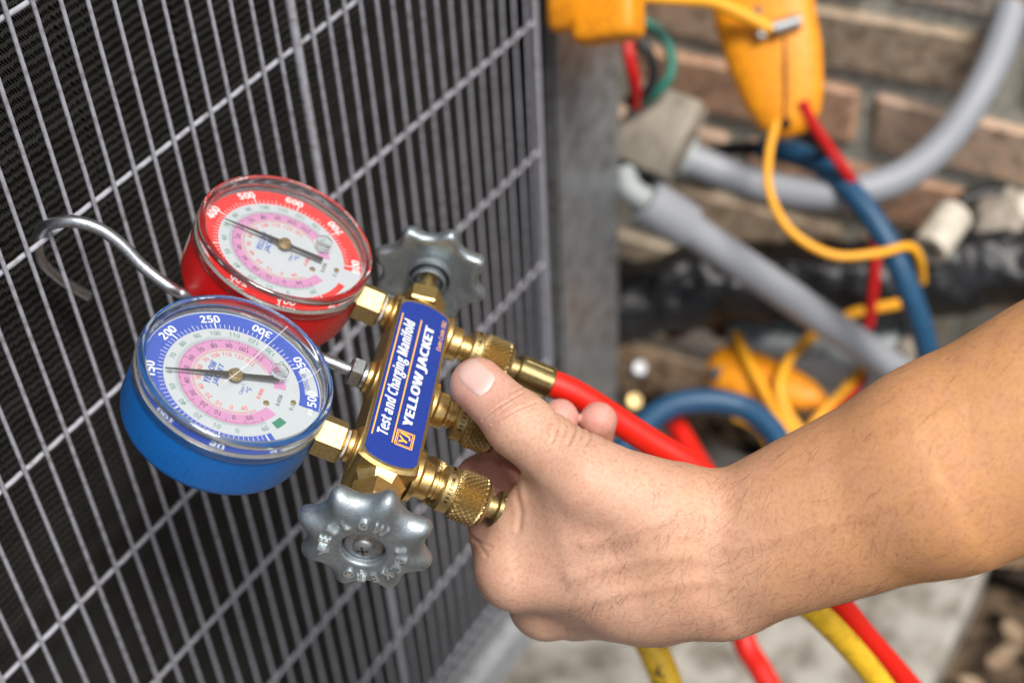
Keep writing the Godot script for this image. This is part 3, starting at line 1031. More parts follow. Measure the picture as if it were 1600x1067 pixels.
	# bonnets, stems and knobs
	for s in [-1.0, 1.0]:
		var x0 := -57.5 if s < 0 else 48.5
		var xf := Transform3D(Basis(Vector3(0, 0, -s), Vector3(0, 1, 0), Vector3(s, 0, 0)), Vector3(x0, 0, -11.0) * 0.001)
		st = begin()
		lathe(st, v2s([9.4, 0, 10.2, 0.8, 10.2, 8.4, 9.2, 9.4, 6.0, 9.6]), 6, xf * Transform3D(Basis(Vector3(0, 0, 1), 0.3), Vector3.ZERO), true)
		lathe(st, v2s([6.8, 9.3, 6.0, 12, 5.2, 13.5, 5.2, 16, 3.4, 16.3, 3.4, 26]), 28, xf)
		part(st, "valve_bonnet", M.brass, t)
		knob(t, Transform3D(xf.basis, Vector3(-77.5 if s < 0 else 76.5, -0.6, -12.4) * 0.001), 0.35 if s < 0 else 0.1)
	# hook: a bent steel rod that runs between the gauges and over a cross wire of the grille
	st = begin()
	var inv := MF.affine_inverse()
	var pts := [Vector3(-1.3, 16, -10.8) * 0.001, Vector3(-1.3, 40, -10.8) * 0.001, Vector3(-1.3, 70, -10.8) * 0.001, inv * at(297, 466, 0.592), inv * at(262, 447, 0.590), inv * at(222, 416, 0.588), inv * at(190, 383, 0.585), inv * at(155, 358, 0.582), inv * at(115, 346, 0.580), inv * at(82, 349, 0.582)]
	for q in [[63, 362, -0.003], [57, 385, -0.0055], [63, 408, -0.0062], [82, 428, -0.006], [108, 446, -0.0048], [136, 462, -0.003]]:
		pts.append(inv * at_z(q[0], q[1], q[2]))
	tube(st, smooth_path(pts, 10), 0.0026, 18)
	part(st, "hook", M.chrome, t)
	st = begin()
	lathe(st, v2s([5.6, 0, 6.4, 0.7, 6.4, 5.0, 5.6, 5.7, 2.0, 5.7]), 6, cyl_y(-1.3, 17.2, -10.8, false) * Transform3D(Basis(Vector3(0, 0, 1), 0.25), Vector3.ZERO), true)
	lathe(st, v2s([5.6, -1.6, 5.6, 0]), 24, cyl_y(-1.3, 17.2, -10.8, false))
	part(st, "hook_nut", M.chrome, t)

func knob(t: Node3D, xf: Transform3D, turn: float) -> void:
	# z of xf points away from the manifold; a cast wheel of eight lobes
	var st := begin()
	var prof := [[0.0, -4.0], [5.6, -4.0], [6.2, -3.6], [6.4, 0.0], [7.5, 0.6], [9.5, 1.4], [12.0, 1.2], [15.0, 0.4], [18.8, -1.2], [21.6, -2.0], [23.0, -1.4], [23.8, 0.6], [23.5, 3.0], [22.2, 5.0], [20.0, 6.4], [17.5, 7.2], [15.0, 7.6], [11.0, 7.8], [9.0, 7.8], [8.5, 7.3], [8.3, 6.6], [8.2, 4.2], [0.0, 4.2]]
	var rows := []
	for p in prof:
		var row := PackedVector3Array()
		for j in 128:
			var a := TAU * j / 128.0
			var lobe := cos(8.0 * a)
			var out := clampf((p[0] - 9.0) / 13.0, 0.0, 1.0)
			var r: float = p[0] * (1.0 + out * (0.10 * lobe + 0.02 * cos(16.0 * a)))
			var z: float = p[1]
			if p[0] > 14.0:
				z = 2.2 + (p[1] - 2.2) * (1.0 + 0.07 * lobe)
			row.append(xf * (Vector3(r * cos(a), r * sin(a), z) * 0.001))
		rows.append(row)
	skin_rows(st, rows, true, 0)
	var k := part(st, "control_knob", M.zinc, t)
	st = begin()
	lathe(st, v2s([7.0, -6.0, 7.8, -5.5, 7.8, -3.4]), 36, xf)
	lathe(st, v2s([9.4, -3.4, 9.4, -1.0, 10.2, -0.6, 10.2, 1.0]), 36, xf)
	part(st, "hub_ring", M.zinc, k)
	st = begin()
	for w in [["YELLOW", -30.0, 126.0], ["JACKET", 147.0, 104.0]]:
		var word: String = w[0]
		for i in word.length():
			var a: float = w[1] + w[2] * i / (word.length() - 1)
			raised(st, word[i], a, xf)
	raised(st, "®", 270.0, xf)
	part(st, "raised_letters", M.worn_zinc, k, false)
	st = begin()
	lathe(st, v2s([0.01, 4.2, 7.0, 4.2, 7.4, 4.6, 7.4, 5.2, 6.8, 5.6, 0.01, 5.6]), 32, xf)
	part(st, "washer", M.chrome, k)
	st = begin()
	lathe(st, v2s([4.2, 5.5, 4.3, 6.2, 3.9, 7.2, 2.8, 7.9, 1.2, 8.2, 0.01, 8.2]), 28, xf)
	var screw := part(st, "screw", M.silver, k)
	st = begin()
	for q in 2:
		block(st, Vector3(0.0044, 0.0009, 0.0006), 0.0001, xf * Transform3D(Basis(Vector3(0, 0, 1), q * PI / 2 + 0.5), Vector3(0, 0, 0.00805)))
	part(st, "screw_slot", M.dark, k)

func raised(st: SurfaceTool, ch: String, a: float, xf: Transform3D) -> void:
	var r := deg_to_rad(90.0 - a)
	var up := Vector3(cos(r), sin(r), 0)
	write(st, ch, xf * Transform3D(Basis(Vector3(up.y, -up.x, 0), up, Vector3(0, 0, 1)), up * 0.0145 + Vector3(0, 0, 0.0077)), 0.0, 0.0042, 0.0022, 0.0, "bold")

func gauge(t: Node3D, s: float) -> void:
	var red := s > 0.0
	var g := Node3D.new()
	g.position = Vector3(40.5 * s, 65.2, -1.2) * 0.001     # the middle of the dial
	hang(g, "pressure_gauge", t)
	g.set_meta("label", "red high pressure gauge" if red else "blue low pressure gauge")
	var st := begin()
	lathe(st, v2s([0.01, -24, 20, -24, 33.6, -23.6, 35.6, -22.9, 36.8, -21.6, 37.3, -19.5, 36.7, 0.0, 36.6, 1.0, 35.4, 1.0, 35.2, -0.6, 0.01, -0.6]), 96, Transform3D(), false, 50.0)
	part(st, "gauge_case", M.red_case if red else M.blue_case, g)
	# clear plastic cover: a thick moulded rim and a thin flat window
	st = begin()
	lathe(st, v2s([34.3, 1.1, 36.8, 1.1, 36.8, -2.2, 37.2, -2.2, 37.6, -1.4, 37.6, 2.0, 37.0, 2.8, 37.0, 4.0, 37.4, 4.8, 37.3, 6.8, 36.6, 8.0, 35.6, 8.5, 34.6, 8.1, 34.2, 7.0, 34.3, 1.1]), 96, Transform3D(), false, 40.0)
	part(st, "clear_rim", M.clear, g)
	st = begin()
	lathe(st, v2s([34.25, 6.6, 30, 7.0, 20, 7.2, 0.01, 7.3]), 72)
	var pane := part(st, "window", M.pane, g)
	# dial
	st = begin()
	ring(st, 0.0, 0.0351, 0, 360, 0.0, 96)
	var dial := part(st, "dial_plate", M.dial_white, g)
	st = begin()
	var big: Material = M.dial_red if red else M.dial_blue
	var a0 := -150.0 if red else -140.0
	var z1 := 0.00005
	if red:
		ring(st, 0.0272, 0.0348, -150, 172, z1, 120)
		ring(st, 0.0272, 0.0300, -168, -150, z1, 10)
		ring(st, 0.0330, 0.0348, -168, -150, z1, 10)
	else:
		ring(st, 0.0262, 0.0342, -138, 141, z1, 120)
		ring(st, 0.0262, 0.0283, 141, 168, z1, 10)
		ring(st, 0.0335, 0.0342, 141, 168, z1, 10)
		ring(st, 0.0262, 0.0342, 165, 178, z1, 10)
	part(st, "scale_band", big, dial)
	st = begin()
	if not red:
		ring(st, 0.0225, 0.0258, -158, -146, z1, 8)
		part(st, "green_patch", M.print_green, dial)
		st = begin()
	ring(st, 0.0160 if not red else 0.0174, 0.0208 if not red else 0.0217, -158, 140 if not red else 128, z1, 110)
	ring(st, 0.0160, 0.0208, 152, 164, z1, 10)
	part(st, "pink_ring", M.dial_pink, dial)
	# ticks
	var z2 := 0.0001
	var white := begin()
	var green := begin()
	var black := begin()
	var redp := begin()
	var span0 := -140.0 if red else -133.0
	var span1 := 167.0 if red else 138.0
	var steps := 80 if red else 70
	for k in steps + 1:
		var a := lerpf(span0, span1, float(k) / steps)
		var long := k % 10 == 0
		var mid := k % 5 == 0
		tick(white, a, 0.0274 if red else 0.0264, (0.0292 if red else 0.0284) + (0.0012 if long else (0.0006 if mid else 0.0)), 0.0005 if long else 0.0002, z2)
	for k in 131:
		var a := lerpf(-140, 135, k / 130.0)
		var len_ := 0.0014 if k % 10 == 0 else 0.0008
		tick(green, a, 0.0212 if not red else 0.0221, (0.0212 if not red else 0.0221) + len_, 0.00013, z2)
		tick(black, a, (0.0206 if not red else 0.0215) - len_ * (1.3 if k % 5 == 0 else 0.8), 0.0206 if not red else 0.0215, 0.0002 if k % 5 == 0 else 0.00012, z2)
		tick(redp, a, 0.0146 if not red else 0.0160, (0.0146 if not red else 0.0160) + len_ * 0.9, 0.00013, z2)
	ring(green, 0.0211 if not red else 0.0220, 0.02118 if not red else 0.02208, -140, 135, z2, 90)
	ring(redp, 0.0154 if not red else 0.0168, 0.01555 if not red else 0.01695, -140, 130, z2, 90)
	part(white, "scale_ticks", M.white_print, dial)
	part(green, "green_ticks", M.print_green, dial)
	part(black, "black_ticks", M.print_black, dial)
	part(redp, "red_ticks", M.print_red, dial)
	# numerals
	white = begin()
	var nums := [["0", -133], ["50", -95], ["100", -57], ["150", -18], ["200", 21], ["250", 58], ["300", 97], ["350", 136], ["500", 168]]
	if red:
		nums = [["0", -143], ["100", -106], ["200", -68], ["300", -30], ["400", 9], ["500", 47], ["600", 86], ["700", 124], ["800", 166]]
	for n in nums:
		number(white, n[0], n[1], 0.0310 if not red else 0.0323, 0.0036, z2)
	if not red:
		number(white, "psi", 180.5, 0.0312, 0.0026, z2, 0.0, "plain")
	part(white, "numerals", M.white_print, dial, false)
	green = begin()
	black = begin()
	redp = begin()
	for k in 15:
		var a := -130.0 + k * 18.6
		number(green, str([60, 0, 10, 20, 40, 50, 60, 70, 80, 90, 100, 110, 120, 130, 140][k]), a + (2.0 if k else -6.0), 0.0238 if not red else 0.0247, 0.0020, z2, 0.0, "plain")
	for k in 13:
		var a := -132.0 + k * 19.6
		number(black, str([60, 0, 10, 20, 30, 40, 50, 60, 70, 80, 90, 100, 110][k]), a + 6.0, 0.0177 if not red else 0.0189, 0.0019, z2, 0.0, "plain")
	for k in 12:
		var a := -128.0 + k * 21.0
		number(redp, str([40, 0, 10, 20, 40, 50, 60, 70, 100, 110, 120, 130][k]), a + 4.0, 0.0131 if not red else 0.0144, 0.0018, z2, 0.0, "plain")
	number(redp, "R-404A", 184.0, 0.0112, 0.0016, z2, 0.0055, "plain")
	number(black, "R-410A", 181.0, 0.0187, 0.0016, z2, 0.0058, "plain")
	number(green, "R-22", 182.0, 0.0240, 0.0016, z2, 0.0042, "plain")
	part(green, "green_numerals", M.print_green, dial, false)
	part(black, "black_numerals", M.print_black, dial, false)
	part(redp, "red_numerals", M.print_red, dial, false)
	var blue := begin()
	write(blue, "YELLOW", Transform3D(Basis(), Vector3(0.2, 9.0, 0.1) * 0.001), 0.0118, 0.0026, 0.00006, 0.2)
	write(blue, "JACKET", Transform3D(Basis(), Vector3(0.4, 5.6, 0.1) * 0.001), 0.0112, 0.0026, 0.00006, 0.2)
	write(blue, "Class 1", Transform3D(Basis(), Vector3(-2.2, -4.3, 0.1) * 0.001), 0.0052, 0.0014, 0.00006, 0.0, "plain")
	write(blue, "°F", Transform3D(Basis(), Vector3(-1.2, -6.9, 0.1) * 0.001), 0.0032, 0.0022, 0.00006, 0.0, "plain")
	if not red:
		write(blue, "RETARD", Transform3D(Basis(Vector3(0, 0, 1), deg_to_rad(-153.0)), Vector3(13.6, -26.0, 0.1) * 0.001), 0.0078, 0.0021, 0.00006, 0.0, "plain")
	part(blue, "blue_print", M.print_blue, dial, false)
	# pointer
	var turn := deg_to_rad(90.0 - (0.0 if red else -22.0))
	var hand := Transform3D(Basis(Vector3(0, 0, 1), turn), Vector3(1.0, 0, 2.6) * 0.001)
	st = begin()
	var poly := PackedVector2Array([Vector2(-17, -1.1), Vector2(-4, -0.8), Vector2(-3, -1.2), Vector2(3, -1.2), Vector2(8, -0.55), Vector2(26.5, -0.14), Vector2(26.5, 0.14), Vector2(8, 0.55), Vector2(3, 1.2), Vector2(-3, 1.2), Vector2(-4, 0.8), Vector2(-17, 1.1)])
	for i in poly.size():
		poly[i] *= 0.001
	prism(st, poly, 0.0, 0.0004, 0.0, hand)
	part(st, "needle", M.needle, g)
	st = begin()
	lathe(st, v2s([0.6, -2.4, 0.6, -0.3, 2.9, -0.3, 3.0, 0.2, 2.6, 0.9, 2.3, 1.0, 2.2, 1.5, 1.9, 1.9, 0.01, 2.0]), 32, Transform3D(Basis(), hand.origin))
	part(st, "pivot", M.old_brass, g)
	st = begin()
	lathe(st, v2s([0.01, 0.1, 1.1, 0.1, 1.2, 0.4, 0.9, 0.8, 0.01, 0.8]), 18, Transform3D(Basis(), Vector3(-4.4, -14.4, 0) * 0.001))
	lathe(st, v2s([0.01, 0.1, 1.0, 0.1, 1.1, 0.4, 0.8, 0.8, 0.01, 0.8]), 18, Transform3D(Basis(), Vector3(1.0, -24.0, 0) * 0.001))
	part(st, "dial_screw", M.old_brass, g)
	st = begin()
	lathe(st, v2s([0.01, 4.6, 3.2, 4.6, 3.4, 5.0, 3.4, 6.4, 0.01, 6.6]), 30, Transform3D(Basis(), Vector3(8.5, -15.0, 0) * 0.001))
	part(st, "moulding_boss", M.clear, g)
	if not red:
		st = begin()      # flow lines moulded into the window
		tube(st, smooth_path([Vector3(31.5, -12.0, 7.0) * 0.001, Vector3(17.0, -7.0, 7.25) * 0.001, Vector3(1.0, -1.5, 7.35) * 0.001, Vector3(-9.0, 3.0, 7.3) * 0.001]), 0.00022, 8)
		part(st, "flow_line", M.flow, g)
		st = begin()
		tube(st, smooth_path([Vector3(4.0, -22.0, 7.15) * 0.001, Vector3(12.0, -27.0, 7.05) * 0.001, Vector3(17.0, -29.5, 7.0) * 0.001]), 0.00015, 8)
		part(st, "flow_line", M.flow, g)
	# stem
	st = begin()
	lathe(st, v2s([6.6, 0, 7.6, 0.8, 7.6, 11.0, 6.6, 12.0, 4.6, 12.0]), 6, cyl_y(0, -36, -9.6) * Transform3D(Basis(Vector3(0, 0, 1), 0.52), Vector3.ZERO) * Transform3D(Basis().scaled(Vector3(1.12, 1.12, 1)), Vector3.ZERO), true)
	lathe(st, v2s([4.8, 11.8, 4.8, 18]), 24, cyl_y(0, -36, -9.6))
	part(st, "gauge_stem", M.old_brass, g)
	st = begin()
	var coil := PackedVector3Array()
	for k in 60:
		var a := k * 0.42
		coil.append(Vector3(5.2 * cos(a), -48.6 - 1.2 * k / 60.0 + 0.3 * sin(k * 1.7), -9.6 + 5.2 * sin(a)) * 0.001)
	tube(st, coil, 0.0007, 6)
	part(st, "thread_tape", M.tape, g)
	if red:
		st = begin()
		var rows := []
		for z in [-18.5, -5.5]:
			var row := PackedVector3Array()
			for k in 13:
				var a := deg_to_rad(lerpf(84, 104, k / 12.0))
				row.append(Vector3(37.3 * cos(a), 37.3 * sin(a), z) * 0.001)
			rows.append(row)
		skin_rows(st, rows, false, 0)
		var sticker := part(st, "sticker", M.sticker, g)
		st = begin()
		rows = []
		for z in [-18.6, -14.6]:
			var row := PackedVector3Array()
			for k in 13:
				var a := deg_to_rad(lerpf(83.5, 104.5, k / 12.0))
				row.append(Vector3(37.4 * cos(a), 37.4 * sin(a), z) * 0.001)
			rows.append(row)
		skin_rows(st, rows, false, 0)
		part(st, "sticker_edge", M.sticker_orange, sticker)

# ------------------------------------------------------------------ the hoses on the manifold
func hose(n: String, label: String, m: Material, from: Vector3, pts: Array) -> void:
	var t := thing(n, label, "hose", MF * from, "hoses screwed to the manifold")
	t.remove_meta("group")
	var dir := MF.basis * Vector3(0, -1, 0)
	var st := begin()
	var xf := along(Vector3.ZERO, dir, 0.4)
	lathe(st, v2s([4.2, 0, 6.6, 0, 7.3, 0.7, 7.3, 16.0, 6.8, 16.6, 5.6, 16.7]), 40, xf)
	var f := part(st, "ferrule", M.gold_steel, t)
	st = begin()
	for k in 6:      # raised bands left between the pressed flats of the ferrule
		var a := TAU * k / 6.0
		var out := Vector3(cos(a), sin(a), 0)
		var side := Vector3(-sin(a), cos(a), 0)
		block(st, Vector3(0.0008, 0.0022, 0.0132), 0.00025, xf * Transform3D(Basis(out, side, Vector3(0, 0, 1)), out * 0.0073 + Vector3(0, 0, 0.0082)))
	part(st, "crimp_band", M.gold_steel, f)
	st = begin()
	var all := [dir * 0.012, dir * 0.03]
	for p in pts:
		all.append(p - t.position)
	tube(st, smooth_path(all, 10), 0.0062, 22)
	part(st, "rubber_hose", m, t)

func build_hoses() -> void:
	hose("red_charging_hose", "bright red hose leaving the upper port and passing behind the wrist", M.hose_red, Vector3(38.0, -47.2, -11.0) * 0.001, px([1010, 686, 0.643, 1090, 735, 0.65, 1180, 805, 0.665, 1270, 890, 0.69, 1345, 985, 0.72, 1420, 1070, 0.75, 1520, 1190, 0.78]))
	hose("yellow_charging_hose", "yellow hose from the middle port showing below the forearm beside red", M.hose_yellow, Vector3(-3.5, -47.2, -11.0) * 0.001, px([930, 742, 0.615, 1010, 790, 0.63, 1120, 850, 0.65, 1220, 915, 0.67, 1290, 970, 0.69, 1370, 1060, 0.71, 1450, 1180, 0.73]))
	hose("blue_charging_hose", "blue hose screwed to the lower port and hidden in the palm", M.hose_blue, Vector3(-43.0, -47.2, -11.0) * 0.001, px([860, 830, 0.59, 930, 850, 0.615, 1010, 880, 0.64, 1080, 900, 0.68]))
	var o := cable("yellow_loop", px([960, 900, 0.80, 990, 960, 0.80, 1018, 1010, 0.80, 1040, 1060, 0.80, 1060, 1130, 0.80]), 0.0085, M.hose_yellow, "yellow hose with dark print showing straight below the hand", "hose")
	var st := begin()
	var inv := o.position
	var a := at(1026, 1034, 0.788) - inv
	var b := at(1040, 1066, 0.788) - inv
	var dir := (b - a).normalized()
	var out := (LOOK.z + LOOK.x * -0.25).normalized()
	out = (out - dir * out.dot(dir)).normalized()
	var c := at(1033, 1050, 0.80) - inv
	write(st, "YJ", Transform3D(Basis(dir, out.cross(dir), out), c + out * 0.0085), 0.014, 0.005, 0.0004)
	part(st, "hose_print", M.print_black, o, false)

# ------------------------------------------------------------------ the person's hand and forearm
# bones: [a, b, ra, rb, blend, squash axis, squash]; in the camera's axes, millimetres
var bones := []

func mm(u: float, v: float, d: float) -> Vector3:
	return Vector3((u - 800.0) / FOCAL * d, -(v - 533.5) / FOCAL * d, -d) * 1000.0

func bone(p: Array, q: Array, ra: float, rb: float, k := 6.0, axis := Vector3.ZERO, squash := 1.0) -> void:
	bones.append([mm(p[0], p[1], p[2]), mm(q[0], q[1], q[2]), ra, rb, k, axis.normalized(), squash])

func bone_distance(e: Array, p: Vector3) -> float:
	var a: Vector3 = e[0]
	var d: Vector3 = e[1] - a
	var w := p - a
	var t := clampf(w.dot(d) / d.length_squared(), 0.0, 1.0)
	var r := w - d * t
	if e[6] < 1.0:
		r += e[5] * r.dot(e[5]) * (1.0 / e[6] - 1.0)
	return r.length() - lerpf(e[2], e[3], t)

func field(p: Vector3) -> float:
	var f := 40.0
	for e in bones:
		var d := bone_distance(e, p)
		var k: float = e[4]
		var h := maxf(k - absf(f - d), 0.0) / k
		f = minf(f, d) - h * h * k * 0.25
	return f

func define_hand() -> void:
	var deep := Vector3(0.25, 0.1, 1)
	# forearm and wrist
	bone([1880, 545, 0.50], [1480, 730, 0.525], 46.5, 37.5, 4, deep, 0.86)
	bone([1480, 730, 0.525], [1125, 870, 0.560], 37.5, 29.5, 10, deep, 0.80)
	# palm: metacarpals
	bone([1120, 874, 0.562], [1000, 882, 0.565], 29.5, 28.5, 10, deep, 0.72)
	bone([1010, 872, 0.565], [812, 892, 0.568], 24, 15.5, 14)
	bone([1010, 908, 0.575], [858, 940, 0.588], 23, 14.5, 12)
	bone([1020, 915, 0.585], [900, 945, 0.606], 21, 13.5, 12)
	bone([1030, 915, 0.592], [945, 940, 0.624], 20, 12.5, 12)
	# thumb and its ball, the web
	bone([1035, 808, 0.553], [916, 750, 0.547], 22.5, 15.6, 12)
	bone([916, 750, 0.547], [812, 664, 0.556], 15.0, 12.2, 7)
	bone([812, 664, 0.556], [746, 601, 0.566], 12.0, 10.6, 5)
	bone([900, 822, 0.560], [822, 826, 0.568], 18.5, 13.6, 10)
	bone([885, 778, 0.558], [846, 776, 0.563], 14, 11.0, 8)
	# index
	bone([800, 888, 0.572], [752, 752, 0.606], 14.0, 10.6, 8)
	bone([752, 748, 0.606], [846, 712, 0.622], 10.0, 9.0, 4)
	bone([846, 712, 0.622], [875, 653, 0.612], 9.0, 8.0, 2)
	# middle
	bone([852, 938, 0.590], [832, 806, 0.640], 13.5, 10.6, 9)
	bone([832, 806, 0.640], [915, 738, 0.645], 10.2, 9.2, 4)
	bone([918, 738, 0.645], [935, 657, 0.614], 8.8, 8.0, 1.2)
	# ring and little finger, behind
	bone([900, 945, 0.606], [892, 838, 0.660], 12.5, 10.0, 8)
	bone([892, 838, 0.660], [968, 800, 0.660], 9.6, 8.8, 4)
	bone([968, 800, 0.660], [985, 752, 0.640], 8.6, 7.8, 4)
	bone([945, 940, 0.624], [940, 870, 0.664], 11.5, 9.0, 8)
	bone([940, 870, 0.664], [1005, 845, 0.662], 8.6, 7.8, 4)
	bone([1005, 845, 0.662], [1022, 805, 0.646], 7.6, 7.0, 4)

# creases and folds: polylines in the plane of the picture in which they were drawn, with width and depth in millimetres
var folds := [
	[[754, 657, 764, 647, 779, 635, 797, 625, 816, 614], 0.42, 0.34],
	[[768, 663, 782, 654, 795, 647, 815, 637, 838, 628], 0.45, 0.38],
	[[779, 647, 790, 638, 800, 631], 0.35, 0.2],
	[[800, 612, 812, 606, 822, 604], 0.4, 0.15],
	[[790, 672, 806, 660, 826, 650], 0.4, 0.12],
	[[868, 636, 872, 656, 869, 672, 862, 690], 0.75, 0.40],
	[[893, 640, 898, 662, 896, 676, 888, 692], 0.8, 0.5],
	[[918, 650, 923, 670, 921, 684, 915, 694], 0.75, 0.42],
	[[944, 660, 947, 680, 944, 692], 0.7, 0.25],
	[[881, 655, 884, 668, 880, 680], 0.5, 0.16],
	[[907, 660, 910, 672, 906, 684], 0.5, 0.18],
	[[840, 655, 850, 668, 856, 684], 0.6, 0.2],
	[[804, 748, 806, 775, 813, 800, 810, 826], 1.2, 0.45],
	[[735, 838, 748, 850, 760, 868], 0.8, 0.22],
	[[725, 824, 735, 838, 750, 848, 768, 855], 0.7, 0.2],
	[[1090, 800, 1030, 815, 965, 838, 915, 850], 2.2, -0.35],
	[[1085, 868, 1010, 872, 950, 885, 890, 902], 2.4, -0.45],
	[[1120, 905, 1050, 915, 980, 925, 905, 945], 2.0, -0.35],
	[[1460, 752, 1360, 800, 1250, 832, 1140, 858], 2.2, -0.4],
	[[1500, 640, 1380, 690, 1270, 742, 1160, 790], 2.6, -0.35]]

func fold_depth(u: float, v: float, d: float) -> float:
	var out := 0.0
	var per := FOCAL / d * 0.001
	for f in folds:
		var q: Array = f[0]
		var best := 1e9
		for i in range(0, q.size() - 2, 2):
			var a := Vector2(q[i], q[i + 1])
			var c := Geometry2D.get_closest_point_to_segment(Vector2(u, v), a, Vector2(q[i + 2], q[i + 3]))
			best = minf(best, c.distance_to(Vector2(u, v)))
		var m: float = best / per / f[1]
		if m < 4.0:
			out += f[2] * (exp(-m * m) - 0.3 * exp(-(m - 2.0) * (m - 2.0)))
	return out

func near_fold(p: Vector3, n: Vector3, reach: float) -> bool:
	if n.z < -0.2 or p.z < -592.0:
		return false
	var at_ := Vector2(800.0 - p.x / p.z * FOCAL, 533.5 + p.y / p.z * FOCAL)
	if at_.x > 990.0:
		return false
	for f in folds:
		var q: Array = f[0]
		for i in range(0, q.size() - 2, 2):
			var a := Vector2(q[i], q[i + 1])
			if Geometry2D.get_closest_point_to_segment(at_, a, Vector2(q[i + 2], q[i + 3])).distance_to(at_) < reach * 4.0:
				return true
	return false

func build_person() -> void:
	define_hand()
	var cell := 1.3
	var lo := Vector3(1e9, 1e9, 1e9)
	var hi := -lo
	for e in bones:
		for k in 2:
			var r: float = maxf(e[2], e[3]) + 6.0
			lo = lo.min(e[k] - Vector3.ONE * r)
			hi = hi.max(e[k] + Vector3.ONE * r)
	hi.x = minf(hi.x, 222.0)
	var nx := int((hi.x - lo.x) / cell) + 2
	var ny := int((hi.y - lo.y) / cell) + 2
	var nz := int((hi.z - lo.z) / cell) + 2
	var grid := PackedFloat32Array()
	grid.resize(nx * ny * nz)
	grid.fill(40.0)
	var sy := nx
	var sz := nx * ny
	for e in bones:
		var a: Vector3 = e[0]
		var d: Vector3 = e[1] - a
		var dd := 1.0 / d.length_squared()
		var ra: float = e[2]
		var rb: float = e[3]
		var k: float = e[4]
		var ax: Vector3 = e[5]
		var sq: float = 1.0 / e[6] - 1.0
		var reach: float = maxf(ra, rb) + k + 2.5
		var p0 := a.min(e[1]) - Vector3.ONE * reach
		var p1 := a.max(e[1]) + Vector3.ONE * reach
		var i0 := maxi(0, int((p0.x - lo.x) / cell))
		var i1 := mini(nx - 1, int((p1.x - lo.x) / cell) + 1)
		var j0 := maxi(0, int((p0.y - lo.y) / cell))
		var j1 := mini(ny - 1, int((p1.y - lo.y) / cell) + 1)
		var k0 := maxi(0, int((p0.z - lo.z) / cell))
		var k1 := mini(nz - 1, int((p1.z - lo.z) / cell) + 1)
		for kk in range(k0, k1 + 1):
			for jj in range(j0, j1 + 1):
				var w := Vector3(lo.x + i0 * cell, lo.y + jj * cell, lo.z + kk * cell) - a
				var at_ := kk * sz + jj * sy + i0
				for ii in range(i0, i1 + 1):
					var t := clampf(w.dot(d) * dd, 0.0, 1.0)
					var r := w - d * t
					if sq > 0.0:
						r += ax * (r.dot(ax) * sq)
					var dist := r.length() - ra - (rb - ra) * t
					var f := grid[at_]
					var h := k - absf(f - dist)
					if h > 0.0:
						grid[at_] = minf(f, dist) - h * h / k * 0.25
					elif dist < f:
						grid[at_] = dist
					w.x += cell
					at_ += 1
	# surface nets
	var index := {}
	var verts := PackedVector3Array()
	var faces := PackedInt32Array()
	for kk in nz - 1:
		for jj in ny - 1:
			var base := kk * sz + jj * sy
			for ii in nx - 1:
				var o := base + ii
				var f0 := grid[o]
				if f0 > 4.0 or f0 < -4.0:
					continue
				var g := [f0, grid[o + 1], grid[o + sy], grid[o + sy + 1], grid[o + sz], grid[o + sz + 1], grid[o + sz + sy], grid[o + sz + sy + 1]]
				var inside := 0
				for c in 8:
					if g[c] < 0.0:
						inside += 1
				if inside == 0 or inside == 8:
					continue
				var sum := Vector3.ZERO
				var n := 0
				for e in EDGES:
					var fa: float = g[e[0]]
					var fb: float = g[e[1]]
					if (fa < 0.0) != (fb < 0.0):
						var t := fa / (fa - fb)
						sum += CORNERS[e[0]].lerp(CORNERS[e[1]], t)
						n += 1
				index[o] = verts.size()
				verts.append(lo + (Vector3(ii, jj, kk) + sum / n) * cell)
	for o: int in index:
		var f0 := grid[o]
		for ax in 3:
			var s1: int = [1, sy, sz][ax]
			var s2: int = [sy, sz, 1][ax]
			var s3: int = [sz, 1, sy][ax]
			var f1 := grid[o + s1]
			if (f0 < 0.0) == (f1 < 0.0):
				continue
			if not (index.has(o - s2) and index.has(o - s3) and index.has(o - s2 - s3)):
				continue
			var a: int = index[o]
			var b: int = index[o - s2]
			var c: int = index[o - s2 - s3]
			var d: int = index[o - s3]
			if f0 < 0.0:
				faces.append_array([a, b, c, a, c, d])
			else:
				faces.append_array([a, c, b, a, d, c])
	# smooth once, then creases, veins and tendons
	var normals := PackedVector3Array()
	normals.resize(verts.size())
	for i in range(0, faces.size(), 3):
		var n := (verts[faces[i + 1]] - verts[faces[i]]).cross(verts[faces[i + 2]] - verts[faces[i]])
		for c in 3:
			normals[faces[i + c]] += n
	var lump := FastNoiseLite.new()
	lump.seed = 3
	lump.frequency = 0.03
	lump.fractal_octaves = 3
	var pigment := FastNoiseLite.new()
	pigment.seed = 8
	pigment.frequency = 0.05
	pigment.fractal_octaves = 4
	var colors := PackedColorArray()
	for i in verts.size():
		normals[i] = normals[i].normalized()
	for turn in 2:
		var fresh := PackedInt32Array()
		var halves := {}
		for i in range(0, faces.size(), 3):
			var close := true
			for c in 3:
				var f := faces[i + c]
				close = close and near_fold(verts[f], normals[f], 5.0 - turn * 1.5)
			if not close:
				fresh.append_array([faces[i], faces[i + 1], faces[i + 2]])
				continue
			var m := [0, 0, 0]
			for c in 3:
				var a := faces[i + c]
				var b := faces[i + (c + 1) % 3]
				var key := mini(a, b) * 1000000 + maxi(a, b)
				if not halves.has(key):
					halves[key] = verts.size()
					verts.append((verts[a] + verts[b]) * 0.5)
					normals.append((normals[a] + normals[b]).normalized())
				m[c] = halves[key]
			fresh.append_array([faces[i], m[0], m[2], m[0], faces[i + 1], m[1], m[2], m[1], faces[i + 2], m[0], m[1], m[2]])
		faces = fresh
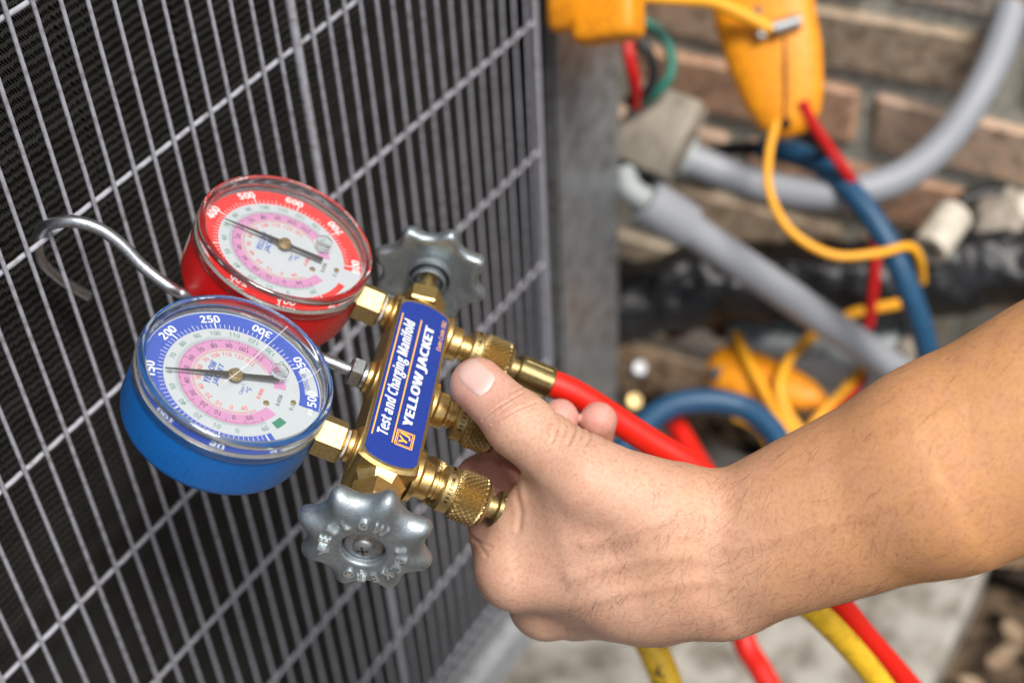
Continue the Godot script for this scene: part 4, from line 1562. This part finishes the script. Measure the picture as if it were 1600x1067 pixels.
	for i in verts.size():
		var p := verts[i]
		var n := normals[i]
		var u := 800.0 - p.x / p.z * FOCAL
		var v := 533.5 + p.y / p.z * FOCAL
		var push := 0.35 * lump.get_noise_3dv(p)
		if n.z > -0.2 and u < 1520.0 and -p.z < 592.0:
			push -= fold_depth(u, v, -p.z * 0.001)
		verts[i] = p + n * push
		# pigment: the forearm is tanned, the hand a little paler, finger ends and knuckle pinker
		var tan_ := smoothstep(900.0, 1500.0, u + 130.0 * pigment.get_noise_3dv(p * 0.4))
		var c := Color(0.60, 0.356, 0.25).lerp(Color(0.62, 0.312, 0.14), tan_)
		var pink := maxf(clampf(1.0 - p.distance_to(mm(905, 650, 0.612)) / 42.0, 0, 1) * 1.6, clampf(1.0 - p.distance_to(mm(760, 760, 0.600)) / 34.0, 0, 1) * 1.3)
		pink = maxf(pink, clampf(1.0 - p.distance_to(mm(742, 600, 0.556)) / 26.0, 0, 1) * 0.7)
		c = c.lerp(Color(0.66, 0.33, 0.29), clampf(pink, 0, 1) * 0.85)
		var spot := pigment.get_noise_3dv(p * 2.0)
		c = c.lerp(Color(0.56, 0.26, 0.18), clampf(spot * 0.45, -0.12, 0.3))
		var fleck := pigment.get_noise_3dv(p * 7.0 + Vector3(50, 0, 0))
		if fleck > 0.38:
			c = c.lerp(Color(0.42, 0.20, 0.12), (fleck - 0.38) * 1.6)
		colors.append(c)
	var base_at := at(1125, 868, 0.56)
	var person := thing("person", "bare left forearm and hand gripping the brass hose fittings", "person", base_at)
	var st := begin()
	st.set_smooth_group(0)
	for i in range(0, faces.size(), 3):
		for c in [0, 2, 1]:
			var f: int = faces[i + c]
			st.set_color(colors[f])
			st.add_vertex(EYE + LOOK * (verts[f] * 0.001) - base_at)
	part(st, "hand_and_forearm", M.skin, person)
	# thumb nail
	st = begin()
	var rows := []
	var tints := []
	for i in 15:
		var row := PackedVector3Array()
		var tint := []
		for j in 19:
			var s := lerpf(-1, 1, j / 18.0)       # across
			var l := i / 14.0                     # from the root to the free edge
			var wide := 26.0 * (1.0 - pow(absf(l - 0.45) * 1.25, 4.0)) * (0.92 if l < 0.2 else 1.0)
			var root := Vector2(763, 606)
			var tip := Vector2(721, 569)
			var fwd := (tip - root).normalized()
			var across := Vector2(-fwd.y, fwd.x)
			var bow := 9.0 * (1.0 - s * s)
			var q := root + fwd * (lerpf(0.0, 47.0, l) + (bow if l > 0.5 else -bow * 0.6)) + across * wide * s
			var dir := Vector3((q.x - 800.0) / FOCAL, -(q.y - 533.5) / FOCAL, -1.0) * 1000.0
			var depth := 0.520
			for it in 40:
				var d := field(dir * depth)
				if d < 0.02:
					break
				depth += d * 0.0009
				if depth > 0.58:
					break
			var edge := maxf(absf(s), absf(l * 2.0 - 1.0))
			var lift := lerpf(0.55, -0.4, smoothstep(0.7, 1.0, edge))
			row.append(EYE + LOOK * (dir * (minf(depth, 0.574) - lift * 0.001) * 0.001) - base_at)
			tint.append(Color(0.62, 0.46, 0.42).lerp(Color(0.58, 0.36, 0.31), smoothstep(0.15, 0.45, l) * (1.0 - smoothstep(0.78, 0.95, l)) * 0.8))
		rows.append(row)
		tints.append(tint)
	st.set_smooth_group(0)
	for i in 14:
		for j in 18:
			for w in [[0, 0], [1, 1], [0, 1], [0, 0], [1, 0], [1, 1]]:
				st.set_color(tints[i + w[0]][j + w[1]])
				st.add_vertex(rows[i + w[0]][j + w[1]])
	M.nail.albedo_color = Color(1, 1, 1)
	part(st, "thumb_nail", M.nail, person)
	# hair on the forearm and the back of the hand
	st = begin()
	st.set_smooth_group(0)
	var made := 0
	var tries := 0
	while made < 1300 and tries < 60000:
		tries += 1
		var i := rng.randi() % verts.size()
		var p := verts[i]
		var n := normals[i]
		var u := 800.0 - p.x / p.z * FOCAL
		var v := 533.5 + p.y / p.z * FOCAL
		if u < 850.0 or -p.z > 610.0:
			continue
		if v < 760.0 - (u - 850.0) * 0.15 and u < 1050.0:
			continue
		var want := 0.25 + 0.75 * smoothstep(900.0, 1080.0, u) * (1.0 - 0.6 * smoothstep(1250.0, 1500.0, u))
		want *= 0.6 if u < 1000.0 else 1.0
		want *= 0.35 + 0.65 * smoothstep(700.0, 900.0, v)
		if rng.randf() > want:
			continue
		made += 1
		var len_ := rng.randf_range(3.5, 13.0) * (0.6 if u < 1000.0 else 1.0)
		var flow := Vector3(-0.45 + rng.randf_range(-0.6, 0.6), -0.85 + rng.randf_range(-0.35, 0.35), 0.0)
		flow = (flow - n * flow.dot(n)).normalized()
		var path := PackedVector3Array()
		var curl := rng.randf_range(-0.5, 0.5)
		var sidev := n.cross(flow)
		for s in 5:
			var l := s / 4.0
			var q := p + n * (-0.15 + 1.5 * l * (1.0 - 0.55 * l)) * (len_ * 0.12) + (flow + sidev * curl * l) * len_ * l
			path.append(EYE + LOOK * (q * 0.001) - base_at)
		tube(st, path, [0.00003, 0.000029, 0.000026, 0.000019, 0.000008], 3)
	var hair := part(st, "arm_hair", M.hair, person)
	hair.set_meta("kind", "stuff")

const CORNERS := [Vector3(0, 0, 0), Vector3(1, 0, 0), Vector3(0, 1, 0), Vector3(1, 1, 0), Vector3(0, 0, 1), Vector3(1, 0, 1), Vector3(0, 1, 1), Vector3(1, 1, 1)]
const EDGES := [[0, 1], [2, 3], [4, 5], [6, 7], [0, 2], [1, 3], [4, 6], [5, 7], [0, 4], [1, 5], [2, 6], [3, 7]]
